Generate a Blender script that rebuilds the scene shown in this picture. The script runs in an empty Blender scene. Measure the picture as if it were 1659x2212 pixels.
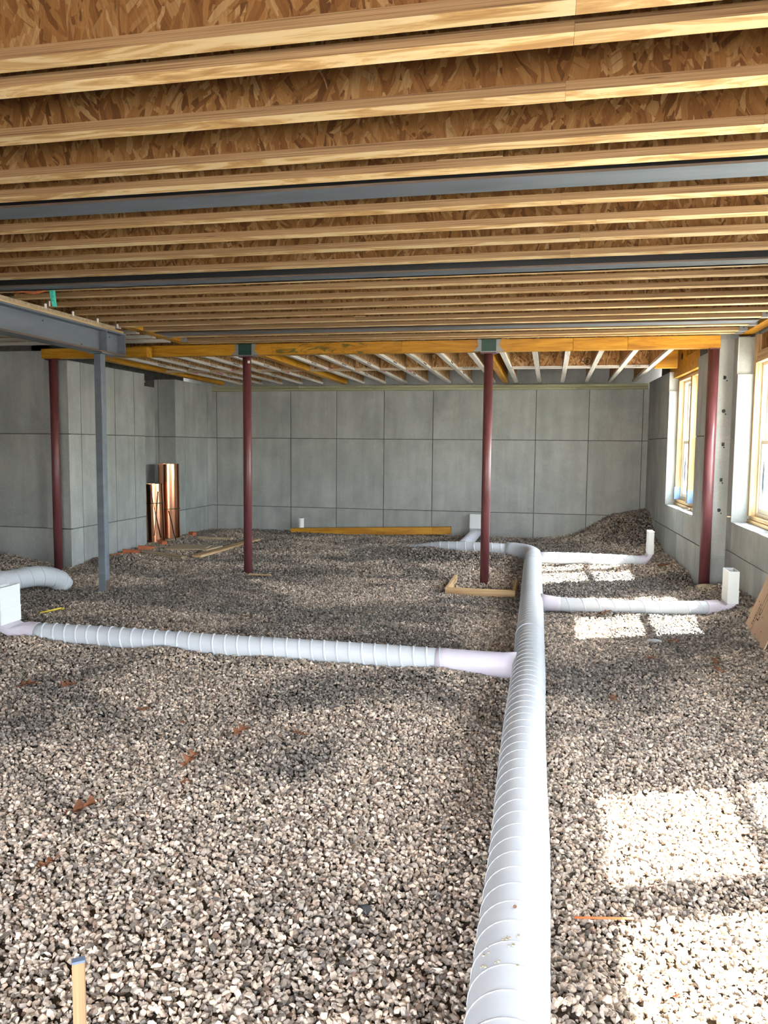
import bpy, bmesh, math, random
from math import sin, cos, pi, exp, radians
from mathutils import Vector, Matrix, noise
random.seed(7)
S = bpy.context.scene
COL = S.collection
# ------------------------------------------------------------------ camera
cam = bpy.data.cameras.new('camera')
cam.sensor_fit = 'HORIZONTAL'; cam.sensor_width = 36.0
cam.lens = 1690.0 / 1659.0 * 36.0
cam.clip_start = 0.05; cam.clip_end = 400
co = bpy.data.objects.new('camera', cam); COL.objects.link(co)
RX, RY, RZ = (0.978, 0.208, 0.009), (0.026, -0.081, -0.996), (-0.206, 0.975, -0.085)   # image right, image down, view direction
m = Matrix((RX, tuple(-v for v in RY), tuple(-v for v in RZ))).transposed()
q = m.to_quaternion(); q.normalize()
H = 1.7
co.matrix_world = Matrix.Translation((0, 0, H)) @ q.to_matrix().to_4x4()
S.camera = co
# ------------------------------------------------------------------ sky, sun, exposure
W = bpy.data.worlds.new('sky'); S.world = W; W.use_nodes = True
wn = W.node_tree; wn.nodes.clear()
sky = wn.nodes.new('ShaderNodeTexSky'); sky.sky_type = 'NISHITA'; sky.sun_disc = False
sky.sun_elevation = radians(48); sky.sun_rotation = radians(68); sky.air_density = 1.0; sky.dust_density = 0.7; sky.ozone_density = 1.0
bg = wn.nodes.new('ShaderNodeBackground'); bg.inputs['Strength'].default_value = 2.0
wo = wn.nodes.new('ShaderNodeOutputWorld')
hz = wn.nodes.new('ShaderNodeHueSaturation'); hz.inputs['Saturation'].default_value = 0.36
hazy = wn.nodes.new('ShaderNodeMix'); hazy.data_type = 'RGBA'; hazy.blend_type = 'MULTIPLY'; hazy.inputs[0].default_value = 1.0; hazy.inputs[7].default_value = (1.0, 0.955, 0.915, 1)
wn.links.new(sky.outputs[0], hz.inputs['Color']); wn.links.new(hz.outputs[0], hazy.inputs[6]); wn.links.new(hazy.outputs[2], bg.inputs[0]); wn.links.new(bg.outputs[0], wo.inputs[0])
sl = bpy.data.lights.new('sun', 'SUN'); sl.energy = 60.0; sl.angle = radians(0.6); sl.color = (1.0, 0.95, 0.86)
so = bpy.data.objects.new('sun', sl); COL.objects.link(so)
so.rotation_euler = Vector((-2.2, -0.88, -2.62)).to_track_quat('-Z', 'Y').to_euler()
so.location = (12, 9, 14)
vs = S.view_settings
vs.view_transform = 'Standard'; vs.look = 'None'; vs.gamma = 1.0; vs.use_curve_mapping = False
vs.exposure = 1.55
S.cycles.max_bounces = 8; S.cycles.diffuse_bounces = 6; S.cycles.glossy_bounces = 3; S.cycles.transparent_max_bounces = 8
S.cycles.sample_clamp_indirect = 8.0; S.cycles.caustics_reflective = False; S.cycles.caustics_refractive = False

# ------------------------------------------------------------------ materials
class T:
    def __init__(s, name, rough=0.7, spec=0.3, metal=0.0):
        s.m = bpy.data.materials.new(name); s.m.use_nodes = True
        s.t = s.m.node_tree; s.t.nodes.clear()
        s.out = s.t.nodes.new('ShaderNodeOutputMaterial'); s.b = s.t.nodes.new('ShaderNodeBsdfPrincipled')
        s.t.links.new(s.b.outputs[0], s.out.inputs[0])
        s.b.inputs['Roughness'].default_value = rough; s.b.inputs['Specular IOR Level'].default_value = spec
        s.b.inputs['Metallic'].default_value = metal
    def set(s, inp, v):
        if hasattr(v, 'node'): s.t.links.new(v, inp)
        elif isinstance(v, (tuple, list)): inp.default_value = tuple(v) + ((1,) if len(v) == 3 and len(inp.default_value) == 4 else ())
        else: inp.default_value = v
    def n(s, typ, ins=None, out=0, **props):
        nd = s.t.nodes.new('ShaderNode' + typ)
        for k, v in props.items(): setattr(nd, k, v)
        for k, v in (ins or {}).items(): s.set(nd.inputs[k], v)
        return nd.outputs[out]
    def obj(s): return s.n('TexCoord', out=3)
    def pos(s): return s.n('NewGeometry')
    def rnd(s): return s.n('ObjectInfo', out=5)
    def shifted(s, k=37.0):
        r = s.n('Math', {0: s.rnd(), 1: k}, operation='MULTIPLY')
        return s.n('VectorMath', {0: s.obj(), 1: s.n('CombineXYZ', {0: r, 1: r, 2: r})}, operation='ADD')
    def scale(s, v, xyz): return s.n('VectorMath', {0: v, 1: xyz}, operation='MULTIPLY')
    def noise(s, v, sc, det=4, rough=0.55, dist=0.0, out=0): return s.n('TexNoise', {'Vector': v, 'Scale': sc, 'Detail': det, 'Roughness': rough, 'Distortion': dist}, out=out)
    def ramp(s, f, stops, interp='LINEAR'):
        nd = s.t.nodes.new('ShaderNodeValToRGB'); nd.color_ramp.interpolation = interp
        el = nd.color_ramp.elements
        while len(el) < len(stops): el.new(0.5)
        for e, (p, c) in zip(el, stops): e.position = p; e.color = (c if isinstance(c, tuple) else (c, c, c)) + (1,)
        s.t.links.new(f, nd.inputs[0]); return nd.outputs[0]
    def mix(s, f, a, b, mode='MIX'):
        nd = s.t.nodes.new('ShaderNodeMix'); nd.data_type = 'RGBA'; nd.blend_type = mode
        s.set(nd.inputs[0], f); s.set(nd.inputs[6], a); s.set(nd.inputs[7], b); return nd.outputs[2]
    def math(s, op, a, b=0.0): return s.n('Math', {0: a, 1: b}, operation=op)
    def col(s, c): s.set(s.b.inputs['Base Color'], c); return s
    def bump(s, h, st=0.3, d=0.01): s.set(s.b.inputs['Normal'], s.n('Bump', {'Strength': st, 'Distance': d, 'Height': h})); return s

def plain(name, c, rough=0.6, spec=0.3, metal=0.0, var=0.12, sc=12.0):
    t = T(name, rough, spec, metal)
    f = t.noise(t.shifted(), sc, 5)
    t.col(t.ramp(f, [(0.25, tuple(v * (1 - var) for v in c)), (0.75, tuple(min(1, v * (1 + var)) for v in c))]))
    return t.m

def wood(name, dark, mid, light, axis=0, fine=1.0, rough=0.65, spec=0.25):
    """streaky board, grain along a local axis"""
    t = T(name, rough, spec)
    v = t.shifted()
    s1 = [26 * fine] * 3; s1[axis] = 1.1
    s2 = [130 * fine] * 3; s2[axis] = 2.0
    a = t.noise(t.scale(v, tuple(s1)), 1.0, 5, 0.6, 0.6)
    b = t.noise(t.scale(v, tuple(s2)), 1.0, 3, 0.6)
    c = t.ramp(a, [(0.3, dark), (0.48, mid), (0.68, light)])
    c2 = t.mix(0.5, c, t.ramp(b, [(0.3, (0.55, 0.5, 0.45)), (0.62, (1, 1, 1))]), 'MULTIPLY')
    k = t.math('MULTIPLY_ADD', t.rnd(), 0.22); k.node.inputs[2].default_value = 0.89
    t.col(t.mix(1.0, c2, t.n('CombineXYZ', {0: k, 1: k, 2: k}), 'MULTIPLY'))
    t.bump(b, 0.15, 0.002)
    return t.m

def lvl_flange():
    t = T('laminated_flange', 0.6, 0.25)
    v = t.shifted(23.0)
    # broad pale / honey patches of the face veneer
    a = t.noise(t.scale(v, (2.2, 11, 5)), 1.0, 5, 0.62, 1.4)
    face = t.ramp(a, [(0.34, (0.42, 0.235, 0.09)), (0.47, (0.60, 0.385, 0.17)), (0.52, (0.72, 0.53, 0.28)), (0.7, (0.78, 0.62, 0.38))])
    # thin dark veneer lines, seen on the edge
    e = t.noise(t.scale(v, (0.9, 0.0, 210)), 1.0, 4, 0.7, 0.25)
    edge = t.ramp(e, [(0.36, (0.11, 0.055, 0.025)), (0.46, (0.23, 0.135, 0.065)), (0.6, (0.31, 0.195, 0.10)), (0.74, (0.42, 0.29, 0.16))])
    nz = t.n('SeparateXYZ', {0: t.n('TexCoord', out=1)}, out=2)
    c = t.mix(t.math('GREATER_THAN', t.math('ABSOLUTE', nz), 0.7), edge, face)
    kn = t.n('TexVoronoi', {'Vector': t.scale(v, (0.9, 6, 14)), 'Scale': 1.0})
    c = t.mix(t.ramp(kn, [(0.035, 0.75), (0.06, 0.0)]), c, (0.07, 0.03, 0.012))
    k = t.math('MULTIPLY_ADD', t.rnd(), 0.16); k.node.inputs[2].default_value = 0.92
    t.col(t.mix(1.0, c, t.n('CombineXYZ', {0: k, 1: k, 2: k}), 'MULTIPLY'))
    return t.m

def osb(name, gain=1.0, plane='XZ', tint=(1, 1, 1)):
    t = T(name, 0.75, 0.2)
    v = t.shifted(19.0)
    if plane == 'XY': v = t.n('Mapping', {0: v, 2: (pi / 2, 0, 0)})
    warp = t.noise(v, 9.0, 3, 0.5, out=1)
    vv = t.n('VectorMath', {0: v, 1: t.scale(warp, (0.03, 0.03, 0.03))}, operation='ADD')
    vv = t.scale(vv, (1, 0.02, 1))
    def layer(cs, sx, sz, off, spread):
        vo = t.n('VectorMath', {0: vv, 1: (off, 0, off * 1.7)}, operation='ADD')
        cell = t.n('TexVoronoi', {'Vector': t.scale(vo, (1, 1, 0.55)), 'Scale': cs}, out=1)
        r = t.n('SeparateColor', {0: cell})
        ang = t.math('MULTIPLY', t.math('SUBTRACT', r, 0.5), spread)
        rot = t.n('VectorRotate', {'Vector': vo, 'Angle': ang}, rotation_type='Y_AXIS')
        st = t.n('TexVoronoi', {'Vector': t.scale(rot, (sx, 1, sz)), 'Scale': 1.0, 'Randomness': 0.9}, out=1, distance='CHEBYCHEV')
        return t.n('SeparateColor', {0: st}), t.n('SeparateColor', {0: st}, out=1), rot
    r1, g1, rot1 = layer(7.5, 30, 5.5, 0.0, 1.0)
    r2, g2, rot2 = layer(10, 48, 9, 3.3, 2.2)
    pick = t.math('GREATER_THAN', g2, 0.56)
    r = t.n('Mix', {0: pick, 2: r1, 3: r2})
    g = gain
    def c(R, G, B): return (R * g * tint[0], G * g * tint[1], B * g * tint[2])
    base = t.ramp(r, [(0.0, c(0.13, 0.055, 0.018)), (0.18, c(0.22, 0.10, 0.034)), (0.45, c(0.29, 0.145, 0.05)), (0.72, c(0.34, 0.185, 0.07)), (0.9, c(0.40, 0.25, 0.115)), (1.0, c(0.46, 0.31, 0.165))])
    gr = t.noise(t.scale(rot1, (160, 1, 10)), 1.0, 3, 0.6)
    base = t.mix(0.55, base, t.ramp(gr, [(0.3, 0.6), (0.65, 1.15)]), 'MULTIPLY')
    dark = t.noise(t.scale(vv, (30, 1, 12)), 1.0, 2)
    base = t.mix(t.ramp(dark, [(0.24, 0.7), (0.33, 0.0)]), base, c(0.045, 0.018, 0.008))
    t.col(base).bump(r, 0.35, 0.002)
    return t.m

def concrete():
    t = T('cast_concrete', 0.85, 0.2)
    v = t.shifted(11.0)
    a = t.noise(v, 1.3, 6, 0.6, 0.4)
    b = t.noise(t.scale(v, (6, 6, 0.7)), 1.0, 4, 0.6)
    f = t.noise(v, 42, 4, 0.6)
    c = t.ramp(a, [(0.3, (0.265, 0.278, 0.275)), (0.5, (0.33, 0.342, 0.335)), (0.7, (0.39, 0.40, 0.39))])
    c = t.mix(0.45, c, t.ramp(b, [(0.3, 0.72), (0.62, 1.12)]), 'MULTIPLY')
    c = t.mix(0.35, c, t.ramp(f, [(0.3, 0.78), (0.7, 1.15)]), 'MULTIPLY')
    pits = t.n('TexVoronoi', {'Vector': v, 'Scale': 26.0})
    c = t.mix(t.ramp(pits, [(0.02, 0.6), (0.05, 0.0)]), c, (0.09, 0.09, 0.09))
    stain = t.noise(t.scale(v, (1.6, 1.6, 0.8)), 1.0, 5, 0.7, 1.0)
    c = t.mix(t.ramp(stain, [(0.6, 0.0), (0.75, 0.35)]), c, (0.38, 0.38, 0.37))
    k = t.math('MULTIPLY_ADD', t.rnd(), 0.12); k.node.inputs[2].default_value = 0.94
    t.col(t.mix(1.0, c, t.n('CombineXYZ', {0: k, 1: k, 2: k}), 'MULTIPLY')).bump(f, 0.12, 0.004)
    return t.m

def yellow_lvl(name='yellow_coated_lvl', stain=False):
    t = T(name, 0.5, 0.35)
    v = t.shifted(13.0)
    a = t.noise(t.scale(v, (1.6, 14, 14)), 1.0, 5, 0.6, 1.2)
    c = t.ramp(a, [(0.3, (0.30, 0.12, 0.006)), (0.5, (0.45, 0.205, 0.012)), (0.7, (0.56, 0.29, 0.025))])
    b = t.noise(t.scale(v, (3, 90, 90)), 1.0, 3)
    c = t.mix(0.4, c, t.ramp(b, [(0.3, 0.7), (0.6, 1.1)]), 'MULTIPLY')
    if stain:
        o = t.n('SeparateXYZ', {0: t.obj()})
        w = t.math('LESS_THAN', t.math('ABSOLUTE', t.math('SUBTRACT', o, 0.95)), 0.62)
        sn = t.noise(t.scale(v, (3.2, 9, 13)), 1.0, 5, 0.7, 1.6)
        c = t.mix(t.math('MULTIPLY', t.ramp(sn, [(0.5, 0.0), (0.6, 0.8)]), w), c, (0.05, 0.07, 0.012))
    t.col(c); return t.m

def steel(name, c, rust=(0.14, 0.07, 0.04)):
    t = T(name, 0.48, 0.4)
    v = t.shifted(5.0)
    a = t.noise(t.scale(v, (1.2, 8, 8)), 1.0, 5, 0.6, 0.5)
    k = t.ramp(a, [(0.3, tuple(x * 0.82 for x in c)), (0.7, tuple(x * 1.2 for x in c))])
    sc = t.noise(t.scale(v, (2.5, 55, 55)), 1.0, 6, 0.75, 0.3)
    k = t.mix(t.ramp(sc, [(0.66, 0.0), (0.74, 0.55)]), k, tuple(min(1, x * 2.6) for x in c))
    rs = t.noise(v, 7.0, 6, 0.7)
    k = t.mix(t.ramp(rs, [(0.68, 0.0), (0.76, 0.5)]), k, rust)
    t.col(k); return t.m

def red_primer():
    t = T('red_oxide_primer', 0.42, 0.45)
    v = t.shifted(5.0)
    a = t.noise(t.scale(v, (14, 14, 3)), 1.0, 5, 0.65)
    k = t.ramp(a, [(0.3, (0.085, 0.024, 0.028)), (0.7, (0.155, 0.048, 0.052))])
    sc = t.noise(t.scale(v, (60, 60, 9)), 1.0, 4, 0.7)
    k = t.mix(t.ramp(sc, [(0.74, 0.0), (0.79, 0.65)]), k, (0.5, 0.42, 0.4))
    t.col(k); return t.m

def gravel_mat(name, base_dark=1.0, soil=False):
    t = T(name, 0.8, 0.22)
    if soil:
        f = t.noise(t.obj(), 55, 4, 0.7)
        c = t.ramp(f, [(0.3, (0.035, 0.026, 0.019)), (0.7, (0.12, 0.093, 0.068))])
    else:
        c = t.ramp(t.rnd(), [(0.0, (0.133, 0.112, 0.094)), (0.07, (0.219, 0.180, 0.144)), (0.18, (0.355, 0.291, 0.233)), (0.32, (0.448, 0.365, 0.291)), (0.46, (0.349, 0.304, 0.263)), (0.57, (0.638, 0.519, 0.412)), (0.70, (0.426, 0.365, 0.311)), (0.80, (0.436, 0.333, 0.262)), (0.87, (0.717, 0.595, 0.489)), (0.94, (0.197, 0.174, 0.157)), (0.975, (0.227, 0.155, 0.116))], 'CONSTANT')
        f = t.noise(t.pos(), 130, 3, 0.6)
        c = t.mix(0.4, c, t.ramp(f, [(0.3, 0.7), (0.7, 1.2)]), 'MULTIPLY')
    # damp, darker patches of stone, plus a painted light falloff with depth
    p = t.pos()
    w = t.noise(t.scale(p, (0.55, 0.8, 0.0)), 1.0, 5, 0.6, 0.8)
    falloff_y = t.n('SeparateXYZ', {0: p}, out=1)                                # imitates light falling off: stones are painted darker further in
    w = t.math('ADD', w, t.ramp(t.math('MULTIPLY', falloff_y, 0.1), [(0.33, 0.0), (0.62, 0.13)]))
    wet_and_falloff = t.ramp(w, [(0.545, 0.0), (0.69, 0.85)])  # damp patches and the painted falloff together
    c = t.mix(wet_and_falloff, c, t.mix(1.0, c, (0.385, 0.415, 0.455), 'MULTIPLY'))
    t.col(c); return t.m

def duct_mat(name, c, rough=0.32):
    t = T(name, rough, 0.25)
    v = t.obj()
    a = t.noise(v, 3.0, 5, 0.6)
    k = t.ramp(a, [(0.3, tuple(x * 0.93 for x in c)), (0.7, c)])
    d = t.noise(v, 9.0, 6, 0.75, 0.6)
    k = t.mix(t.ramp(d, [(0.64, 0.0), (0.8, 0.45)]), k, (0.45, 0.40, 0.35))
    t.col(k); return t.m

def glass_mat(name, tint, gloss=0.06, keep=1.0):
    mt = bpy.data.materials.new(name); mt.use_nodes = True; nt = mt.node_tree; nt.nodes.clear()
    o = nt.nodes.new('ShaderNodeOutputMaterial'); mx = nt.nodes.new('ShaderNodeMixShader')
    tr = nt.nodes.new('ShaderNodeBsdfTransparent'); gl = nt.nodes.new('ShaderNodeBsdfGlossy')
    tr.inputs[0].default_value = tint + (1,); gl.inputs['Roughness'].default_value = 0.02
    mx.inputs[0].default_value = gloss
    nt.links.new(tr.outputs[0], mx.inputs[1]); nt.links.new(gl.outputs[0], mx.inputs[2]); nt.links.new(mx.outputs[0], o.inputs[0])
    return mt

M = {}
M['flange'] = lvl_flange()
M['osb'] = osb('osb_web', 0.58, tint=(1.04, 0.96, 0.82))
M['osbpale'] = osb('osb_web_pale', 1.35, tint=(1.0, 1.05, 1.15))
M['osbdeck'] = osb('osb_deck', 1.0, 'XY')
M['concrete'] = concrete()
M['joint'] = plain('dark_concrete_joint', (0.10, 0.10, 0.098), 0.9, 0.1, var=0.3, sc=9)  # dark tone of the form joints, seen on the wall cores
M['ylvl'] = yellow_lvl(); M['ylvlstain'] = yellow_lvl('stained_yellow_lvl', True)
M['steel'] = steel('blue_grey_primer', (0.125, 0.145, 0.175))
M['steelweb'] = steel('near_black_steel', (0.018, 0.021, 0.026))  # ceiling beam webs, much darker than the blue-grey flanges
M['steelrust'] = steel('rusty_mill_edge', (0.11, 0.075, 0.055))
M['red'] = red_primer()
M['green'] = steel('dark_green_primer', (0.012, 0.05, 0.038))
M['galv'] = plain('galvanised_steel', (0.24, 0.25, 0.26), 0.5, 0.5, 0.3)
M['whiteflange'] = wood('whitewashed_flange', (0.36, 0.34, 0.30), (0.53, 0.50, 0.455), (0.64, 0.61, 0.565))
M['pine'] = wood('pine_x', (0.34, 0.20, 0.09), (0.56, 0.38, 0.20), (0.68, 0.50, 0.30), 0)
M['piney'] = wood('pine_y', (0.34, 0.20, 0.09), (0.56, 0.38, 0.20), (0.68, 0.50, 0.30), 1)
M['pinez'] = wood('pine_z', (0.34, 0.20, 0.09), (0.56, 0.38, 0.20), (0.68, 0.50, 0.30), 2)
M['stakewood'] = wood('stake_wood', (0.17, 0.085, 0.04), (0.28, 0.165, 0.085), (0.38, 0.26, 0.155), 2)
M['oldpine'] = wood('weathered_pine', (0.30, 0.22, 0.135), (0.48, 0.375, 0.25), (0.60, 0.49, 0.35), 0)
M['treated'] = wood('treated_lumber', (0.20, 0.20, 0.11), (0.34, 0.34, 0.21), (0.45, 0.44, 0.29), 0)
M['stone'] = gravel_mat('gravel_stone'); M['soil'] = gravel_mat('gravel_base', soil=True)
M['duct'] = duct_mat('white_coated_duct', (0.51, 0.545, 0.59), 0.5)
M['fitting'] = duct_mat('lilac_white_fitting', (0.56, 0.53, 0.62), 0.42)
M['boot'] = duct_mat('white_register_boot', (0.66, 0.69, 0.70), 0.42)
M['seam'] = plain('duct_seam', (0.50, 0.54, 0.60), 0.35, 0.5, var=0.05)
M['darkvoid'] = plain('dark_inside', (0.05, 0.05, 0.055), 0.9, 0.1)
M['copper'] = plain('bright_copper', (0.86, 0.40, 0.24), 0.2, 0.5, 1.0, var=0.08, sc=5)
M['black'] = plain('black_strap', (0.012, 0.012, 0.013), 0.5)
M['brick'] = plain('terracotta_clay', (0.42, 0.13, 0.06), 0.85, 0.2, var=0.2, sc=30)
M['board'] = plain('tan_sheathing', (0.47, 0.325, 0.23), 0.8, 0.2, var=0.08, sc=4)
M['boardedge'] = plain('tan_sheathing_edge', (0.40, 0.24, 0.14), 0.85, 0.2)
M['ink'] = plain('black_ink', (0.02, 0.018, 0.016), 0.8, 0.1)
M['inkred'] = plain('pink_ink', (0.42, 0.10, 0.17), 0.8, 0.1)
M['vinyl'] = plain('cream_vinyl', (0.66, 0.62, 0.53), 0.45, 0.4, var=0.03)
M['white'] = plain('white_plastic', (0.80, 0.80, 0.80), 0.45, 0.4, var=0.03)
M['label'] = plain('window_label_film', (0.55, 0.68, 0.80), 0.5, var=0.05)
M['labelink'] = plain('window_label_ink', (0.10, 0.16, 0.30), 0.6)
M['glass'] = glass_mat('clear_window_glass', (0.96, 0.98, 0.97))
M['film'] = glass_mat('blue_filmed_glass', (0.90, 0.97, 1.0))
M['tape'] = plain('blue_flashing_tape', (0.20, 0.32, 0.55), 0.4, 0.4)
M['teal'] = plain('teal_tag_plastic', (0.10, 0.72, 0.60), 0.4, 0.4, var=0.05)
M['tealink'] = plain('dark_teal_print', (0.01, 0.22, 0.19), 0.5)
M['leaf'] = plain('dead_oak_leaf', (0.17, 0.07, 0.035), 0.75, 0.25, var=0.35, sc=25)
M['orange'] = plain('orange_rod', (0.62, 0.16, 0.05), 0.5, 0.3)
M['yellow'] = plain('yellow_plastic', (0.72, 0.56, 0.06), 0.45, 0.3)
M['bluepaint'] = plain('blue_grey_paint', (0.11, 0.15, 0.22), 0.6, 0.3)
M['rock'] = plain('tan_rock', (0.36, 0.31, 0.21), 0.9, 0.2, var=0.25, sc=18)
M['slate'] = plain('grey_flat_stone', (0.30, 0.32, 0.33), 0.85, 0.2, var=0.15, sc=18)
M['outground'] = plain('pale_dirt_outside', (0.42, 0.40, 0.36), 0.9, 0.1, var=0.2, sc=0.8)
M['siding'] = plain('roof_membrane', (0.25, 0.25, 0.25), 0.9, 0.1)

# ------------------------------------------------------------------ build helpers
LOC = {}
def wloc(o): return LOC.get(o.name, Vector((0, 0, 0))) if o else Vector((0, 0, 0))
def box(bm, x0, x1, y0, y1, z0, z1, mat=0, mtx=None):
    vs_ = [bm.verts.new((x, y, z)) for z in (z0, z1) for y in (y0, y1) for x in (x0, x1)]
    if mtx:
        for v in vs_: v.co = mtx @ v.co
    for f in ((0, 2, 3, 1), (4, 5, 7, 6), (0, 1, 5, 4), (2, 6, 7, 3), (0, 4, 6, 2), (1, 3, 7, 5)):
        bm.faces.new([vs_[i] for i in f]).material_index = mat
def B(*boxes, bevel=0.0, mtx=None):
    bm = bmesh.new()
    for b in boxes: box(bm, *b, mtx=mtx)
    if bevel: bmesh.ops.bevel(bm, geom=bm.edges[:], offset=bevel, segments=1, affect='EDGES')
    return bm
def obj(name, bm, mats, parent=None, loc=None, local=False, smooth=False):
    """link a bmesh built in world coordinates as one object; local=True when it is already in its parent's own space"""
    me = bpy.data.meshes.new(name)
    if not isinstance(mats, (list, tuple)): mats = [mats]
    for x in mats: me.materials.append(M[x])
    bmesh.ops.recalc_face_normals(bm, faces=bm.faces[:])
    off = Vector(loc) if loc is not None else wloc(parent)
    if not local and off.length: bmesh.ops.translate(bm, verts=bm.verts[:], vec=-off)
    bm.to_mesh(me); bm.free()
    if smooth:
        for p in me.polygons: p.use_smooth = True
    o = bpy.data.objects.new(name, me); COL.objects.link(o)
    if parent: o.parent = parent
    if loc is not None: o.location = off
    LOC[o.name] = off
    return o
def tag(o, label, cat, group=None, kind=None):
    o['label'] = label; o['category'] = cat
    if group: o['group'] = group
    if kind: o['kind'] = kind
    return o
def thing(name, loc, label, cat, group=None):
    o = bpy.data.objects.new(name, None); COL.objects.link(o); o.location = loc; LOC[o.name] = Vector(loc)
    o.empty_display_size = 0.1
    return tag(o, label, cat, group)
def struct(name, bm, mats, **k):
    o = obj(name, bm, mats, **k); o['kind'] = 'structure'; return o
def frames(path):
    out = []
    P = [Vector(p) for p in path]; up = Vector((0, 0, 1)); prev = None
    for i, p in enumerate(P):
        d = (P[min(i + 1, len(P) - 1)] - P[max(i - 1, 0)]).normalized()
        ref = prev if prev is not None else (up if abs(d.z) < 0.9 else Vector((1, 0, 0)))
        s = d.cross(ref).normalized() if prev is None else (ref - d * ref.dot(d)).normalized()
        if prev is None: pass
        prev = s; out.append((p, s, d.cross(s).normalized(), d))
    return out
def resample(path, step):
    P = [Vector(p) for p in path]; out = [P[0]]
    # Catmull-Rom smoothing then even steps
    fine = []
    for i in range(len(P) - 1):
        a, b, c, d = P[max(i - 1, 0)], P[i], P[i + 1], P[min(i + 2, len(P) - 1)]
        for k in range(16):
            t = k / 16
            fine.append(0.5 * ((2 * b) + (c - a) * t + (2 * a - 5 * b + 4 * c - d) * t * t + (3 * b - a - 3 * c + d) * t ** 3))
    fine.append(P[-1]); acc = 0
    for a, b in zip(fine, fine[1:]):
        acc += (b - a).length
        if acc >= step: out.append(b); acc = 0
    if (out[-1] - P[-1]).length > step * 0.4: out.append(P[-1])
    return out
def tube(bm, path, r, n=16, cap=True, mat=0):
    rings = []
    for i, (p, s, u, d) in enumerate(frames(path)):
        rr = r[i] if isinstance(r, (list, tuple)) else r
        rings.append([bm.verts.new(p + (s * cos(2 * pi * k / n) + u * sin(2 * pi * k / n)) * rr) for k in range(n)])
    for a, b in zip(rings, rings[1:]):
        for k in range(n): bm.faces.new((a[k], a[(k + 1) % n], b[(k + 1) % n], b[k])).material_index = mat
    if cap:
        bm.faces.new(rings[0][::-1]).material_index = mat; bm.faces.new(rings[-1]).material_index = mat
def helix(bm, path, r, pitch, wire=0.004, seg=28):
    F = frames(resample(path, 0.02)); L = 0; pts = []; prev = F[0][0]
    cum = [0]
    for f in F[1:]: L += (f[0] - prev).length; prev = f[0]; cum.append(L)
    total = int(L / pitch * seg); j = 0
    for i in range(total + 1):
        s_ = i / seg * pitch
        while j < len(cum) - 2 and cum[j + 1] < s_: j += 1
        t = (s_ - cum[j]) / max(1e-6, cum[j + 1] - cum[j]); t = max(0, min(1, t))
        p = F[j][0].lerp(F[j + 1][0], t); a = 2 * pi * i / seg
        n = F[j][1] * cos(a) + F[j][2] * sin(a)
        pts.append((p + n * r, n, F[j][3]))
    prevr = None
    for p, n, d in pts:
        ring = [bm.verts.new(p + n * a + d * b) for a, b in ((-0.002, -wire * 1.2), (wire * 0.8, -wire * 0.45), (wire * 0.8, wire * 0.45), (-0.002, wire * 1.2))]
        if prevr:
            for k in range(3): bm.faces.new((prevr[k], prevr[k + 1], ring[k + 1], ring[k]))
        prevr = ring
def cyl(bm, p0, p1, r, n=20, mat=0): tube(bm, [p0, p1], r, n, True, mat)
def text(body, size, parent, world, mtx3, mat='ink', name='printed_text', local=False):
    cu = bpy.data.curves.new(name, 'FONT'); cu.body = body; cu.size = size; cu.extrude = 0.0006; cu.align_x = 'CENTER'; cu.align_y = 'CENTER'
    cu.resolution_u = 2
    cu.materials.append(M[mat]); o = bpy.data.objects.new(name, cu); COL.objects.link(o)
    o.parent = parent
    off = Vector(world) - (Vector((0, 0, 0)) if local else wloc(parent))
    o.matrix_local = Matrix.Translation(off) @ mtx3.to_4x4()
    return o
FACE_FRONT = Matrix(((1, 0, 0), (0, 0, -1), (0, 1, 0)))          # text plane facing -Y
def sstep(a, b, x):
    t = max(0.0, min(1.0, (x - a) / (b - a))); return t * t * (3 - 2 * t)

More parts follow.
